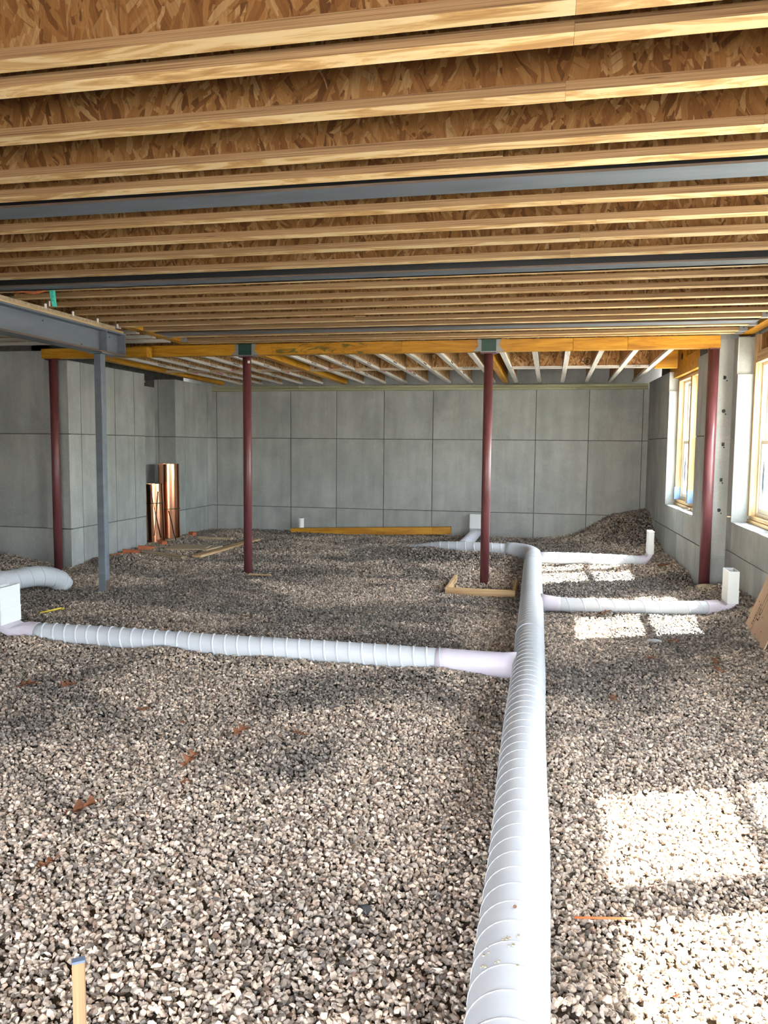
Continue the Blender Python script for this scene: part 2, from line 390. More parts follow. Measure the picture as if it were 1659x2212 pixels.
# ------------------------------------------------------------------ ground shape
DUCT = [(-0.06, 1.0, .10), (-0.075, 2.1, .10), (-0.077, 3.0, .10), (-0.093, 3.7, .105), (-0.105, 4.5, .105), (-0.11, 5.4, .105), (-0.125, 6.4, .10), (-0.15, 8.1, .10), (-0.19, 10.2, .10), (-0.20, 11.2, .10)]
def duct_x(y):
    for a, b in zip(DUCT, DUCT[1:]):
        if a[1] <= y <= b[1]: return a[0] + (b[0] - a[0]) * (y - a[1]) / (b[1] - a[1])
    return DUCT[0][0] if y < 1 else DUCT[-1][0]
def g(x, y, cx_, cy_, sx, sy): return exp(-((x - cx_) / sx) ** 2 - ((y - cy_) / sy) ** 2)
def hgt(x, y):
    z = 0.018 * noise.noise((x * 1.3, y * 1.3, 0.3)) + 0.012 * noise.noise((x * 3.1, y * 3.1, 4.0)) + 0.006 * noise.noise((x * 8, y * 8, 9.0))
    z += min(0.50, 0.80 * g(x, y, 1.65, 15.0, 0.92, 1.35))                      # heap in the far right corner
    z += 0.10 * sstep(1.15, 1.75, x) * sstep(10.2, 10.8, y) + 0.13 * sstep(1.55, 2.1, x) * (1 - sstep(9.7, 10.1, y))
    z -= 0.075 * g(x, y, -3.2, 10.3, 3.2, 1.3)                                  # dip along the columns
    z += 0.13 * g(x, y, -7.8, 9.5, 0.75, 0.5) - 0.06 * g(x, y, -6.7, 9.6, 0.4, 0.5) + 0.06 * g(x, y, -6.1, 10.4, 0.35, 0.3)
    z -= 0.075 * g(x, y, -0.78, 9.45, 0.6, 0.62)
    z += 0.02 * g(x, y, -2.0, 14.4, 4.0, 0.6)
    d = x - duct_x(y)
    if y < 11.3:                                                               # trench beside the main duct
        z -= 0.035 * exp(-((d + 0.19) / 0.10) ** 2) * (1 - sstep(5, 7, y))
        z += (0.075 * g(0, y, 0, 2.25, 1, 0.18) + 0.06 * g(0, y, 0, 4.15, 1, 0.28) + 0.03) * exp(-((d - 0.20) / 0.12) ** 2) * (1 - sstep(6, 8, y))
        z += 0.03 * exp(-((d + 0.2) / 0.12) ** 2) * g(0, y, 0, 3.35, 1, 0.25)
    if -4.6 < x < -0.1:                                                         # stones banked against the left branch
        e = y - 5.62
        z += (0.030 + 0.045 * noise.noise((x * 1.7, 2.0, 7.0)) + 0.045 * g(x, 0, -3.0, 0, 0.33, 1) + 0.05 * g(x, 0, -4.15, 0, 0.3, 1)) * exp(-(e / 0.16) ** 2)
        z += 0.02 * exp(-((y - 6.0) / 0.12) ** 2)
    if x > 0: z += 0.025 * g(0, y, 0, 8.1, 1, 0.12) * sstep(0.1, 0.4, x) + 0.04 * g(0, y, 0, 11.45, 1, 0.14) * sstep(0.1, 0.4, x) * (1 - sstep(1.2, 1.5, x))
    if x < -0.3: z += 0.085 * g(0, y, 0, 11.9, 1, 0.22) * sstep(-0.3, -0.8, x) * sstep(-2.6, -1.6, x) + 0.09 * g(x, y, -1.95, 12.2, 0.5, 0.3)
    return z

# ------------------------------------------------------------------ floor
bm = bmesh.new(); X0, X1, Y0, Y1, st = -9.4, 2.7, -1.1, 14.9, 0.085
nx, ny = int((X1 - X0) / st), int((Y1 - Y0) / st)
gv = [[bm.verts.new((X0 + i * st, Y0 + j * st, hgt(X0 + i * st, Y0 + j * st) - 0.010)) for i in range(nx + 1)] for j in range(ny + 1)]
for j in range(ny):
    for i in range(nx): bm.faces.new((gv[j][i], gv[j][i + 1], gv[j + 1][i + 1], gv[j + 1][i]))
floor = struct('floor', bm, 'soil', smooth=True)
floor['label'] = 'uneven basement floor of loose crushed gravel'
# stone shapes
rs = random.Random(3)
def stone_mesh(i):
    b = bmesh.new()
    a = (1.0, rs.uniform(0.62, 0.9), rs.uniform(0.38, 0.7))
    for _ in range(rs.choice((12, 14, 17))):
        v = Vector((rs.gauss(0, 1), rs.gauss(0, 1), rs.gauss(0, 1))).normalized() * rs.uniform(0.86, 1.08)
        b.verts.new((v.x * a[0] * .0145, v.y * a[1] * .0145, v.z * a[2] * .0145))
    r = bmesh.ops.convex_hull(b, input=b.verts[:])
    bmesh.ops.delete(b, geom=[v for v in b.verts if not v.link_faces], context='VERTS')
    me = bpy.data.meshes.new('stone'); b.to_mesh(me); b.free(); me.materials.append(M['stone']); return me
SM = [stone_mesh(i) for i in range(14)]
def cam_px(p):
    d = Vector(p) - Vector((0, 0, H)); z = d.dot(RZ)
    if z < 0.2: return None
    return 829.5 + 1690 * d.dot(RX) / z, 1106 + 1690 * d.dot(RY) / z
# bed of stones: one uncountable mass
bm = bmesh.new(); st2 = 0.085
ar = bm.verts.layers.float.new('gravel_scale'); dl = bm.verts.layers.float.new('gravel_density')
nx2, ny2 = int((X1 - X0) / st2), ny - 28; gg = []
for j in range(ny2 + 1):
    row = []
    for i in range(nx2 + 1):
        x, y = X0 + i * st2, Y0 + 28 * st2 + j * st2
        v = bm.verts.new((x, y, hgt(x, y))); row.append(v)
        y_ = max(y, 0.1)
        v[ar] = 0.92 + 0.10 * sstep(4, 7, y) + 0.22 * sstep(7, 13, y)
        px = cam_px((x, y, 0))
        vis = px and -520 < px[0] < 2180 and px[1] < 2700 and x < 2.25
        v[dl] = (6300 - 1800 * sstep(3, 6, y) - 2600 * sstep(6, 11, y)) if vis else 0.0
    gg.append(row)
for j in range(ny2):
    for i in range(nx2): bm.faces.new((gg[j][i], gg[j][i + 1], gg[j + 1][i + 1], gg[j + 1][i]))
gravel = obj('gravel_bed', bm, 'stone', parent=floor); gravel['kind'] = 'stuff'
gravel['label'] = 'mass of loose grey and tan crushed stone'
sc_col = bpy.data.collections.new('stone_shapes')
for i, me in enumerate(SM): sc_col.objects.link(bpy.data.objects.new('stone_shape', me))
ng = bpy.data.node_groups.new('scatter_gravel', 'GeometryNodeTree')
ng.interface.new_socket('Geometry', in_out='INPUT', socket_type='NodeSocketGeometry'); ng.interface.new_socket('Geometry', in_out='OUTPUT', socket_type='NodeSocketGeometry')
def gn(t, **p):
    nd = ng.nodes.new(t)
    for k, v in p.items(): setattr(nd, k, v)
    return nd
gi, go = gn('NodeGroupInput'), gn('NodeGroupOutput')
dist = gn('GeometryNodeDistributePointsOnFaces'); att = gn('GeometryNodeInputNamedAttribute', data_type='FLOAT'); att.inputs[0].default_value = 'gravel_density'
att2 = gn('GeometryNodeInputNamedAttribute', data_type='FLOAT'); att2.inputs[0].default_value = 'gravel_scale'
ci = gn('GeometryNodeCollectionInfo'); ci.inputs[0].default_value = sc_col; ci.inputs['Separate Children'].default_value = True; ci.inputs['Reset Children'].default_value = True
iop = gn('GeometryNodeInstanceOnPoints'); iop.inputs['Pick Instance'].default_value = True
rr = gn('FunctionNodeRandomValue', data_type='FLOAT_VECTOR'); rr.inputs[0].default_value = (-1.05, -1.05, 0); rr.inputs[1].default_value = (1.05, 1.05, 6.283)
rsz = gn('FunctionNodeRandomValue', data_type='FLOAT'); rsz.inputs[2].default_value = 0.55; rsz.inputs[3].default_value = 1.35; rsz.inputs[8].default_value = 5
mul = gn('ShaderNodeMath', operation='MULTIPLY')
rof = gn('FunctionNodeRandomValue', data_type='FLOAT_VECTOR'); rof.inputs[0].default_value = (0, 0, -0.010); rof.inputs[1].default_value = (0, 0, 0.012); rof.inputs[8].default_value = 9
sp = gn('GeometryNodeSetPosition'); e2r = gn('FunctionNodeEulerToRotation')
L = ng.links.new
L(gi.outputs[0], dist.inputs['Mesh']); L(att.outputs[0], dist.inputs['Density']); L(dist.outputs[0], sp.inputs[0]); L(rof.outputs[0], sp.inputs['Offset'])
L(sp.outputs[0], iop.inputs['Points']); L(ci.outputs[0], iop.inputs['Instance']); L(rr.outputs[0], e2r.inputs[0]); L(e2r.outputs[0], iop.inputs['Rotation'])
L(rsz.outputs[1], mul.inputs[0]); L(att2.outputs[0], mul.inputs[1]); L(mul.outputs[0], iop.inputs['Scale']); L(iop.outputs[0], go.inputs[0])
md = gravel.modifiers.new('scatter_gravel', 'NODES'); md.node_group = ng
# the 300 stones that show largest, along the bottom of the photograph, one by one
k = 0
while k < 300:
    x, y = rs.uniform(-1.5, 0.75), 2.06 + 0.62 * rs.random() ** 1.6
    if abs(x - duct_x(y)) < 0.16: continue
    p = cam_px((x, y, 0.02))
    if not (5 < p[0] < 1650 and p[1] < 2205): continue
    o = bpy.data.objects.new('stone', SM[k % len(SM)]); COL.objects.link(o); o.parent = floor
    o.location = (x, y, hgt(x, y) + rs.uniform(0.008, 0.016)); s = rs.uniform(0.75, 1.45); o.scale = (s, s, s)
    o.rotation_euler = (rs.uniform(-.6, .6), rs.uniform(-.6, .6), rs.uniform(0, 6.28)); k += 1

# ------------------------------------------------------------------ concrete walls
def panels(wall, u0, u1, z0, z1, uj, zj, put, holes=(), gap=0.014):
    """cast panel impressions between form joints, each its own mesh, cut around openings"""
    us = [u0] + sorted(u for u in uj if u0 + .02 < u < u1 - .02) + [u1]; zs = [z0] + [z for z in zj if z0 < z < z1] + [z1]
    for a, b in zip(us, us[1:]):
        for c, d in zip(zs, zs[1:]):
            rects = [(a + (gap / 2 if a > u0 else 0), b - (gap / 2 if b < u1 else 0), c + (gap / 2 if c > z0 else 0), d - (gap / 2 if d < z1 else 0))]
            for (hu0, hu1, hz0, hz1) in holes:
                new = []
                for (p, q_, r, s) in rects:
                    if q_ <= hu0 or p >= hu1 or s <= hz0 or r >= hz1: new.append((p, q_, r, s)); continue
                    if p < hu0: new.append((p, hu0, r, s))
                    if q_ > hu1: new.append((hu1, q_, r, s))
                    if r < hz0: new.append((max(p, hu0), min(q_, hu1), r, hz0))
                    if s > hz1: new.append((max(p, hu0), min(q_, hu1), hz1, s))
                rects = new
            rects = [r for r in rects if r[1] - r[0] > .004 and r[3] - r[2] > .004]
            if not rects: continue
            b_ = bmesh.new()
            for r in rects: put(b_, *r)
            obj('concrete_panel', b_, 'concrete', parent=wall)
ZJ = (0.48, 1.82)
def dark_faces(bm, axes):
    bm.normal_update()
    for f in bm.faces:
        if max(abs(f.normal[a]) for a in axes) > .9: f.material_index = 1
    return bm
# back wall, face at Y 14.6
wb = struct('wall_back', dark_faces(B((-7.4, 2.6, 14.612, 15.0, -0.3, 2.73), (-7.4, 2.6, 14.78, 15.0, 2.731, 3.5)), (1,)), ['concrete', 'joint'])
obj('upper_wall', B((-7.4, 2.6, 14.77, 14.781, 2.731, 3.4)), 'concrete', parent=wb)
panels(wb, -6.62, 1.72, -0.2, 2.73, (-6.5, -4.955, -4.03, -3.1, -2.165, -1.215, -0.275, 0.66, 1.585), ZJ, lambda b, a, c, z, w: box(b, a, c, 14.6, 14.613, z, w))
# left wall, face at X -6.6, with the niche that holds the copper
wl = struct('wall_left', dark_faces(B((-7.4, -6.612, 9.905, 11.96, -0.3, 2.84), (-7.4, -7.012, 11.96, 13.05, -0.3, 2.70), (-7.4, -6.612, 13.05, 14.62, -0.3, 2.84), (-9.4, -6.95, 9.9, 10.3, -0.3, 2.98),
                           (-7.4, -7.2, 9.91, 14.6, 2.7, 3.5), (-9.4, -7.2, 9.93, 10.3, 2.98, 3.5)), (0, 1)), ['concrete', 'joint'])
panels(wl, 9.845, 11.96, -0.2, 2.84, (10.15, 10.6, 11.05, 11.62), ZJ, lambda b, a, c, z, w: box(b, -6.613, -6.6, a, c, z, w))
panels(wl, 13.05, 14.6, -0.2, 2.84, (13.42, 14.38), ZJ, lambda b, a, c, z, w: box(b, -6.613, -6.6, a, c, z, w))
panels(wl, 11.96, 13.05, -0.2, 2.70, (12.5,), ZJ, lambda b, a, c, z, w: box(b, -7.013, -7.0, a, c, z, w))
panels(wl, -7.0, -6.6, -0.2, 2.84, (-6.93,), ZJ, lambda b, a, c, z, w: box(b, a, c, 13.04, 13.053, z, w))
panels(wl, -6.97, -6.6135, -0.2, 2.84, (), ZJ, lambda b, a, c, z, w: box(b, a, c, 9.845, 9.92, z, w))
panels(wl, -9.4, -6.97, -0.2, 2.98, (-8.9, -7.95), ZJ, lambda b, a, c, z, w: box(b, a, c, 9.888, 9.901, z, w))
struct('wall_side', B((-9.6, -9.4, -3.2, 10.3, -0.3, 3.5)), 'concrete')
# far right wall: leans from X 1.67 at the back to X 1.82 at its near end
RA, RB = (1.68, 14.62), (1.825, 10.15)
ang = math.atan2(RB[0] - RA[0], RA[1] - RB[1])
MR = Matrix.Translation((RB[0], RB[1], 0)) @ Matrix.Rotation(ang, 4, 'Z')     # local x = depth into the wall, local y = along it
wr = bpy.data.objects.new('wall_right', None); COL.objects.link(wr); wr['kind'] = 'structure'; wr.matrix_world = MR
LR = math.hypot(RB[0] - RA[0], RA[1] - RB[1])
WIN1 = (0.50, 2.52, 0.81, 3.4)                                                 # along the wall, sill and head
core = bmesh.new()
for y0, y1, z0, z1 in ((0, WIN1[0], -.3, 3.0), (WIN1[0], WIN1[1], -.3, WIN1[2]), (WIN1[1], LR, -.3, 2.85)): box(core, 0.012, 0.36, y0, y1, z0, z1)
box(core, 0.20, 0.36, .02, LR, 3.0, 3.4); box(core, 0.20, 0.36, WIN1[1], LR, 2.851, 3.0); box(core, 0.20, 0.36, WIN1[0], WIN1[1], 2.76, 3.0)
obj('concrete_core', dark_faces(core, (0,)), ['concrete', 'joint'], parent=wr, local=True)
box_l = lambda b, a, c, z, w: box(b, 0, 0.013, a, c, z, w)
class PL: pass
_wl = wloc
def panels_local(parent, *a, **k):
    LOC[parent.name] = Vector((0, 0, 0)); panels(parent, *a, **k)
panels_local(wr, 0, LR, -0.2, 2.85, (0.24, 1.06, 1.5, 2.44, 3.4), (0.5, 1.85), box_l, holes=[WIN1])
bmj = bmesh.new(); box(bmj, 0.0, 0.16, WIN1[1] - 0.035, WIN1[1] + .01, WIN1[2], 2.56); obj('reveal_block', bmj, 'concrete', parent=wr, local=True)
# jog and near right wall
wn_ = struct('wall_right_near', B((1.837, 2.6, 10.162, 10.6, -0.3, 3.4), (2.132, 2.48, 9.95, 10.2, -0.3, 3.0), (2.132, 2.48, 4.85, 7.75, -.3, 3.0), (2.132, 2.48, 7.75, 9.95, -.3, 0.80), (2.132, 2.48, 2.65, 4.85, -.3, 0.80), (2.132, 2.48, -3.2, 2.65, -.3, 3.0),
                                  (2.30, 2.48, -3.2, 2.65, 3.0, 3.5), (2.30, 2.48, 4.85, 7.75, 3.0, 3.5), (2.30, 2.48, 9.95, 10.6, 3.0, 3.5), (2.34, 2.48, 2.65, 4.85, 3.02, 3.5), (2.34, 2.48, 7.75, 9.95, 3.02, 3.5)), 'concrete')
panels(wn_, 1.825, 2.12, -0.2, 3.0, (), (0.40,), lambda b, a, c, z, w: box(b, a, c, 10.15, 10.163, z, w))
WIN2, WIN3 = (7.75, 9.95, 0.80, 3.4), (2.65, 4.85, 0.80, 3.4)
panels(wn_, -3.2, 10.15, -0.2, 3.0, (9.83, 8.93, 8.03, 7.13, 6.23, 5.33, 4.43, 3.5, 2.6, 1.7, .8), (0.48, 1.82), lambda b, a, c, z, w: box(b, 2.12, 2.133, a, c, z, w), holes=[WIN2, WIN3])
obj('reveal_block', B((2.12, 2.30, 9.915, 9.96, .80, 2.57), bevel=.004), 'concrete', parent=wn_)
for z in (0.95, 1.32, 1.75, 2.15, 2.55):
    b_ = bmesh.new(); cyl(b_, (2.03 + rs.uniform(-.03, .03), 10.144, z), (2.03, 10.155, z), 0.022, 10); box(b_, 2.045, 2.06, 10.142, 10.152, z - .045, z - .03)
    obj('tie_hole', b_, 'darkvoid', parent=wn_)
# front wall behind the camera, with its wide walk-out opening
struct('wall_front', B((-9.4, -2.6, -1.2, -.95, -.3, 3.5), (1.7, 2.6, -1.2, -.95, -.3, 3.5), (-2.6, 1.7, -1.2, -.95, 2.35, 3.5)), 'concrete')
struct('ceiling', B((-9.5, 2.6, -3.2, 10.13, 3.446, 3.47), (-7.4, 2.6, 10.13, 15.0, 3.30, 3.32), (-9.6, 2.7, -3.3, 15.0, 3.49, 3.7)), 'osbdeck')
gb = bmesh.new()
box(gb, 2.5, 90, -90, 90, -0.2, 0.35); box(gb, -90, 2.5, -90, -1.2, -.3, -0.02)
og = struct('ground_outside', gb, 'outground')

# ------------------------------------------------------------------ windows
def window(n, mtx, y0, y1, z0, zt, label, depth):
    """two double-hung units side by side in a rough lumber frame; local x points outdoors"""
    w = bpy.data.objects.new('window_%d' % n, None); COL.objects.link(w); w['kind'] = 'structure'; w['label'] = label
    w.matrix_world = mtx; LOC[w.name] = Vector((0, 0, 0))
    def add(name, bx, mat, parent=w, bevel=.002): return obj(name, B(*bx, bevel=bevel), mat, parent=parent, local=True)
    d = depth; zh = z0 + 1.86; mid = (y0 + y1) / 2
    add('sill_plate', [(d, d + .14, y0, y1, z0, z0 + .04)], 'piney'); add('sill_plate', [(d + .02, d + .16, y0 + .04, y1 - .04, z0 + .042, z0 + .082)], 'piney')
    for a in (y0, y1 - .045, y0 + .046, y1 - .091): add('stud', [(d, d + .14, a, a + .045, z0 + .083, zt)], 'pinez')
    add('mullion_post', [(d - .01, d + .14, mid - .05, mid + .05, z0 + .083, zh)], 'pinez')
    add('header', [(d, d + .14, y0 + .092, y1 - .092, zh, zh + .04)], 'piney'); add('header', [(d + .01, d + .14, y0 + .092, y1 - .092, zh + .042, zh + .13)], 'piney')
    add('infill_panel', [(d + .05, d + .12, y0 + .092, y1 - .092, zh + .131, zt)], 'osbdeck')
    for a in (y0 + .30, mid + .3): add('cripple_stud', [(d + .005, d + .05, a, a + .04, zh + .131, zt)], 'pinez')
    for (a, b) in ((y0 + .092, mid - .05), (mid + .05, y1 - .092)):
        x0, zb = d + .075, z0 + .084; zm = (zb + zh) / 2 - .03
        add('window_frame', [(x0, x0 + .10, a, a + .035, zb, zh), (x0, x0 + .10, b - .035, b, zb, zh), (x0, x0 + .10, a + .035, b - .035, zb, zb + .04), (x0, x0 + .10, a + .035, b - .035, zh - .035, zh)], 'vinyl')
        for (s0, s1, xo, gm) in ((zb + .04, zm + .025, .015, 'film'), (zm - .02, zh - .035, .055, 'glass')):
            sash = add('sash', [(x0 + xo, x0 + xo + .035, a + .035, a + .082, s0, s1), (x0 + xo, x0 + xo + .035, b - .082, b - .035, s0, s1),
                                (x0 + xo, x0 + xo + .035, a + .082, b - .082, s0, s0 + .055), (x0 + xo, x0 + xo + .035, a + .082, b - .082, s1 - .045, s1)], 'vinyl')
            add('pane', [(x0 + xo + .014, x0 + xo + .02, a + .082, b - .082, s0 + .055, s1 - .045)], gm, sash, 0)
            if gm == 'film':
                lb = add('label_sheet', [(x0 + xo + .011, x0 + xo + .0135, b - .19, b - .11, s0 + .22, s0 + .60)], 'label', sash, 0)
                tm = Matrix(((0, 0, -1), (0, -1, 0), (1, 0, 0)))
                add('label_print', [(x0 + xo + .010, x0 + xo + .0112, b - .175 + .02 * q_, b - .165 + .02 * q_, s0 + .25 + .03 * (q_ % 2), s0 + .57 - .05 * (q_ % 3)) for q_ in range(4)], 'labelink', sash, 0)['kind'] = 'stuff'
    return w, d, zh
w1, _, _ = window(1, MR, WIN1[0], WIN1[1], WIN1[2] + .03, 2.745, 'double window in the far right wall', 0.13)
for a in (WIN1[1] - .094, (WIN1[0] + WIN1[1]) / 2 - .052): obj('flashing_tape', B((0.118, 0.21, a - .004, a + .05, WIN1[2] + .115, WIN1[2] + .30)), 'tape', parent=w1, local=True)
I4 = Matrix.Translation((2.12, 0, 0))
w2, _, _ = window(2, I4, WIN2[0], WIN2[1], WIN2[2] + .03, 3.02, 'double window in the near right wall', 0.18)
w3, _, _ = window(3, I4, WIN3[0], WIN3[1], WIN3[2] + .03, 3.02, 'double window in the right wall beside the camera', 0.18)
for nm, mt, wi, p in (('trim_1', MR, WIN1, wr), ('trim_2', I4, WIN2, wn_), ('trim_3', I4, WIN3, wn_)):
    b_ = B((0.0, 0.36, wi[0], wi[1], wi[2], wi[2] + .03)); bmesh.ops.transform(b_, matrix=mt, verts=b_.verts[:])
    t_ = struct(nm, b_, 'concrete'); t_['label'] = 'pale concrete window sill'
# OSB wall sheathing that closes the wall line above window openings
tag(obj('wood_shim', B((2.08, 2.29, 9.93, 9.955, .885, .897)), 'pine', loc=(2.08, 9.94, .885)), 'thin wooden shim sticking out of the near window frame', 'shim')
b_ = bmesh.new()
tube(b_, [(1.86 + .028 * cos(a * .5), 11.35 + .075 * sin(a * .5), .849 + .002 * a) for a in range(0, 15)], .006, 6)
tag(obj('pull_ring', b_, 'steelrust', loc=(1.86, 11.35, .84), smooth=True), 'small rusty wire loop on the far window sill', 'wire')

# ------------------------------------------------------------------ engineered joists overhead
def ijoist(name, x0, x1, label, cat, group, loc, rotz=0.0, rotx=0.0, zdepth=.406, fw=.089, fm='flange', wm='osb', splice=None, top=True):
    r = thing(name, loc, label, cat, group); r.rotation_euler = (rotx, 0, rotz)
    segs = [(x0, x1)] if splice is None else [(x0, splice - .0005), (splice + .0005, x1)]
    for a, b in segs: obj('bottom_flange', B((a, b, -fw / 2, fw / 2, 0, .038)), fm, parent=r, local=True)
    obj('web', B((x0, x1, -.006, .006, .0385, zdepth - .0385)), wm, parent=r, local=True)
    obj('top_flange', B((x0, x1, -fw / 2, fw / 2, zdepth - .038, zdepth)), fm, parent=r, local=True)
    return r
CJ = [(2.623, 'nearest I-joist, first of the close pair overhead', -9.3, .04), (2.812, 'second I-joist, tight behind the nearest one overhead', -9.3, .04), (3.244, 'I-joist after the close overhead pair, wide strand web before it', -9.3, .02),
      (3.704, 'I-joist two places before the nearest steel ceiling beam', -9.3, .83), (3.984, 'green-stained I-joist just before the nearest steel ceiling beam', -9.3, None),
      (4.582, 'I-joist just behind the nearest steel ceiling beam', -9.3, .02), (4.996, 'second I-joist behind the nearest steel ceiling beam', -9.3, .23), (5.395, 'I-joist second before the middle steel ceiling beam', -9.3, .15),
      (5.84, 'I-joist just before the middle steel ceiling beam', -9.3, .10), (6.335, 'I-joist pressed against the back of the middle steel ceiling beam', -4.95, None),
      (6.675, 'second I-joist behind the middle steel ceiling beam', -4.95, .05), (7.099, 'third I-joist behind the middle steel ceiling beam', -4.95, None), (7.563, 'fourth I-joist behind the middle steel ceiling beam', -4.95, .3),
      (7.99, 'third I-joist before the farthest steel ceiling beam', -4.95, -1.9), (8.415, 'second I-joist before the farthest steel ceiling beam', -4.95, -2.1), (8.787, 'I-joist just before the farthest steel ceiling beam', -4.95, None),
      (9.324, 'I-joist just behind the farthest steel ceiling beam', -4.78, None), (9.759, 'second I-joist behind the farthest steel ceiling beam', -4.78, -2.2), (9.95, 'last I-joist, directly in front of the yellow main beam', -4.78, None)]
JX1 = 2.14
for yf, lb, xl, spl in CJ:
    ijoist('floor_joist', xl, JX1, 'pale ' + lb, 'joist', 'engineered joists under the near floor', (0, yf - .0445, 3.04), splice=spl)
for i, y in enumerate((8.5, 8.92, 9.33, 9.73)):
    ijoist('floor_joist', -9.3, -5.0, 'left bay I-joist seen under the steel girder, %s' % ('nearest of four', 'second of four', 'third of four', 'farthest of four')[i], 'joist', 'joists of the left bay', (0, y, 3.04), fm='whiteflange', wm='osbpale')
# scraps caught on the joists
for x, y, z, s, lb in ((-2.05, 8.345, 3.0785, .06, 'pale wood splinter stuck on a joist near the middle of the ceiling'), (-.42, 3.91, 3.0785, .16, 'long dark splinter lying across joists before the nearest steel beam')):
    tag(obj('wood_splinter', B((x - s, x + s, y - .006, y + .006, 3.0785, 3.086), mtx=None), 'pine', loc=(x, y, z)), lb, 'splinter')
# steel beams between the joists
def wbeam(name, loc, x0, x1, fw, depth, label, rotz=0.0, tf=.013, webm='steel'):
    r = thing(name, loc, label, 'beam', None); r.rotation_euler = (0, 0, rotz)
    b_ = bmesh.new(); box(b_, x0, x1, -fw / 2, fw / 2, 0, tf); b_.faces.ensure_lookup_table()
    for f in b_.faces:
        if abs(f.calc_center_median().y) > fw / 2 - .001: f.material_index = 1
    obj('bottom_flange', b_, ['steel', 'steelrust'], parent=r, local=True)
    obj('web', B((x0, x1, -.006, .006, tf, depth - tf)), webm, parent=r, local=True)
    b_ = bmesh.new(); box(b_, x0, x1, -fw / 2, fw / 2, depth - tf, depth); obj('top_flange', b_, 'steel', parent=r, local=True)
    return r
wbeam('steel_beam', (0, 4.178, 3.04), -9.3, 2.14, .205, .40, 'nearest wide blue-grey steel beam set between the joists', webm='steelweb')
wbeam('steel_beam', (0, 6.192, 3.04), -9.3, 2.14, .19, .40, 'middle blue-grey steel beam between the joists, teal tag on it', webm='steelweb')
wbeam('steel_beam', (0, 9.04, 3.04), -4.78, 2.10, .2, .40, 'farthest blue-grey steel beam between the joists', webm='steelweb')
# girder on the left
gd = wbeam('steel_girder', (-4.955, 0, 2.70), 1.0, 8.4, .2, .26, 'blue-grey steel girder running away on the left, resting on a square post', pi / 2, .018)
for yy in (8.0, 8.385):
    for s in (1, -1): obj('stiffener_plate', B((yy - .006, yy + .006, min(s * .007, s * .098), max(s * .007, s * .098), .0185, .2415)), 'steel', parent=gd, local=True)
b_ = bmesh.new()
for yy, zz in ((6.35, .05), (7.0, .2), (7.65, .05), (8.2, .2), (5.6, .2)): cyl(b_, (yy, -.0065, zz), (yy, -.0085, zz), .009, 8)
obj('bolt_hole', b_, 'darkvoid', parent=gd, local=True)['kind'] = 'stuff'
tag(obj('nailer_plank', B((-5.05, -4.862, 1.0, 8.36, 2.961, 2.983), bevel=.003), 'piney', loc=(-4.955, 4.7, 2.961)), 'lower pale plank bolted along the top of the left girder', 'plank')
tag(obj('nailer_plank', B((-5.03, -4.95, 1.0, 8.33, 2.9835, 3.0395), bevel=.003), 'oldpine', loc=(-4.99, 4.7, 2.9835)), 'upper shaded spacer plank along the left girder, right under the joists', 'plank')
for i, (yy, lb) in enumerate(((6.9, 'nearest'), (7.35, 'second'), (7.8, 'third'), (8.2, 'farthest'))):
    tag(obj('joist_shim', B((-4.856, -4.845, yy, yy + .022, 3.005, 3.045)), 'white', loc=(-4.85, yy, 3.0)), '%s of the small white blocks above the left girder edge' % lb, 'block', 'white blocks over the girder')
hd = tag(obj('edge_header', B((-4.93, -4.80, 8.42, 9.98, 3.04, 3.40), bevel=.003), 'ylvl', loc=(-4.865, 9.2, 3.04)), 'short yellow header at the left ends of the last joists', 'beam')
# rim on the right and its hangers
tag(obj('rim_header', B((2.155, 2.29, 1.0, 10.12, 3.035, 3.42), bevel=.003), 'ylvl', loc=(2.22, 5.5, 3.035)), 'yellow rim header along the top of the near right wall', 'beam')
def hanger(x, y, s, lb):
    h = thing('joist_hanger', (x, y, 3.03), lb, 'hanger', 'galvanised joist hangers')
    x0, x1 = (x - .085, x) if s > 0 else (x, x + .085)
    obj('hanger_seat', B((x0, x1, y - .05, y + .05, 3.034, 3.0385)), 'galv', parent=h)
    for q_ in (-1, 1): obj('hanger_side', B((x0, x1, y + q_ * .0475 - .0015, y + q_ * .0475 + .0015, 3.034, 3.16)), 'galv', parent=h)
    b_ = bmesh.new()
    for kz in (3.07, 3.11): cyl(b_, ((x0 + x1) / 2, y - .05, kz), ((x0 + x1) / 2, y - .054, kz), .008, 8)
    obj('nail_head', b_, 'steelrust', parent=h)['kind'] = 'stuff'
for yf, lb in ((9.95, 'right end of the last joist'), (9.759, 'right end of the second joist from the main beam'), (9.324, 'right end of the joist behind the farthest steel beam'), (8.787, 'right end of the joist before the farthest steel beam')):
    hanger(2.15, yf - .0445, 1, 'galvanised hanger at the ' + lb)
for yf, lb in ((9.759, 'left end of the second joist from the main beam'), (9.324, 'left end of the joist behind the farthest steel beam')):
    hanger(-4.795, yf - .0445, -1, 'galvanised hanger at the ' + lb)
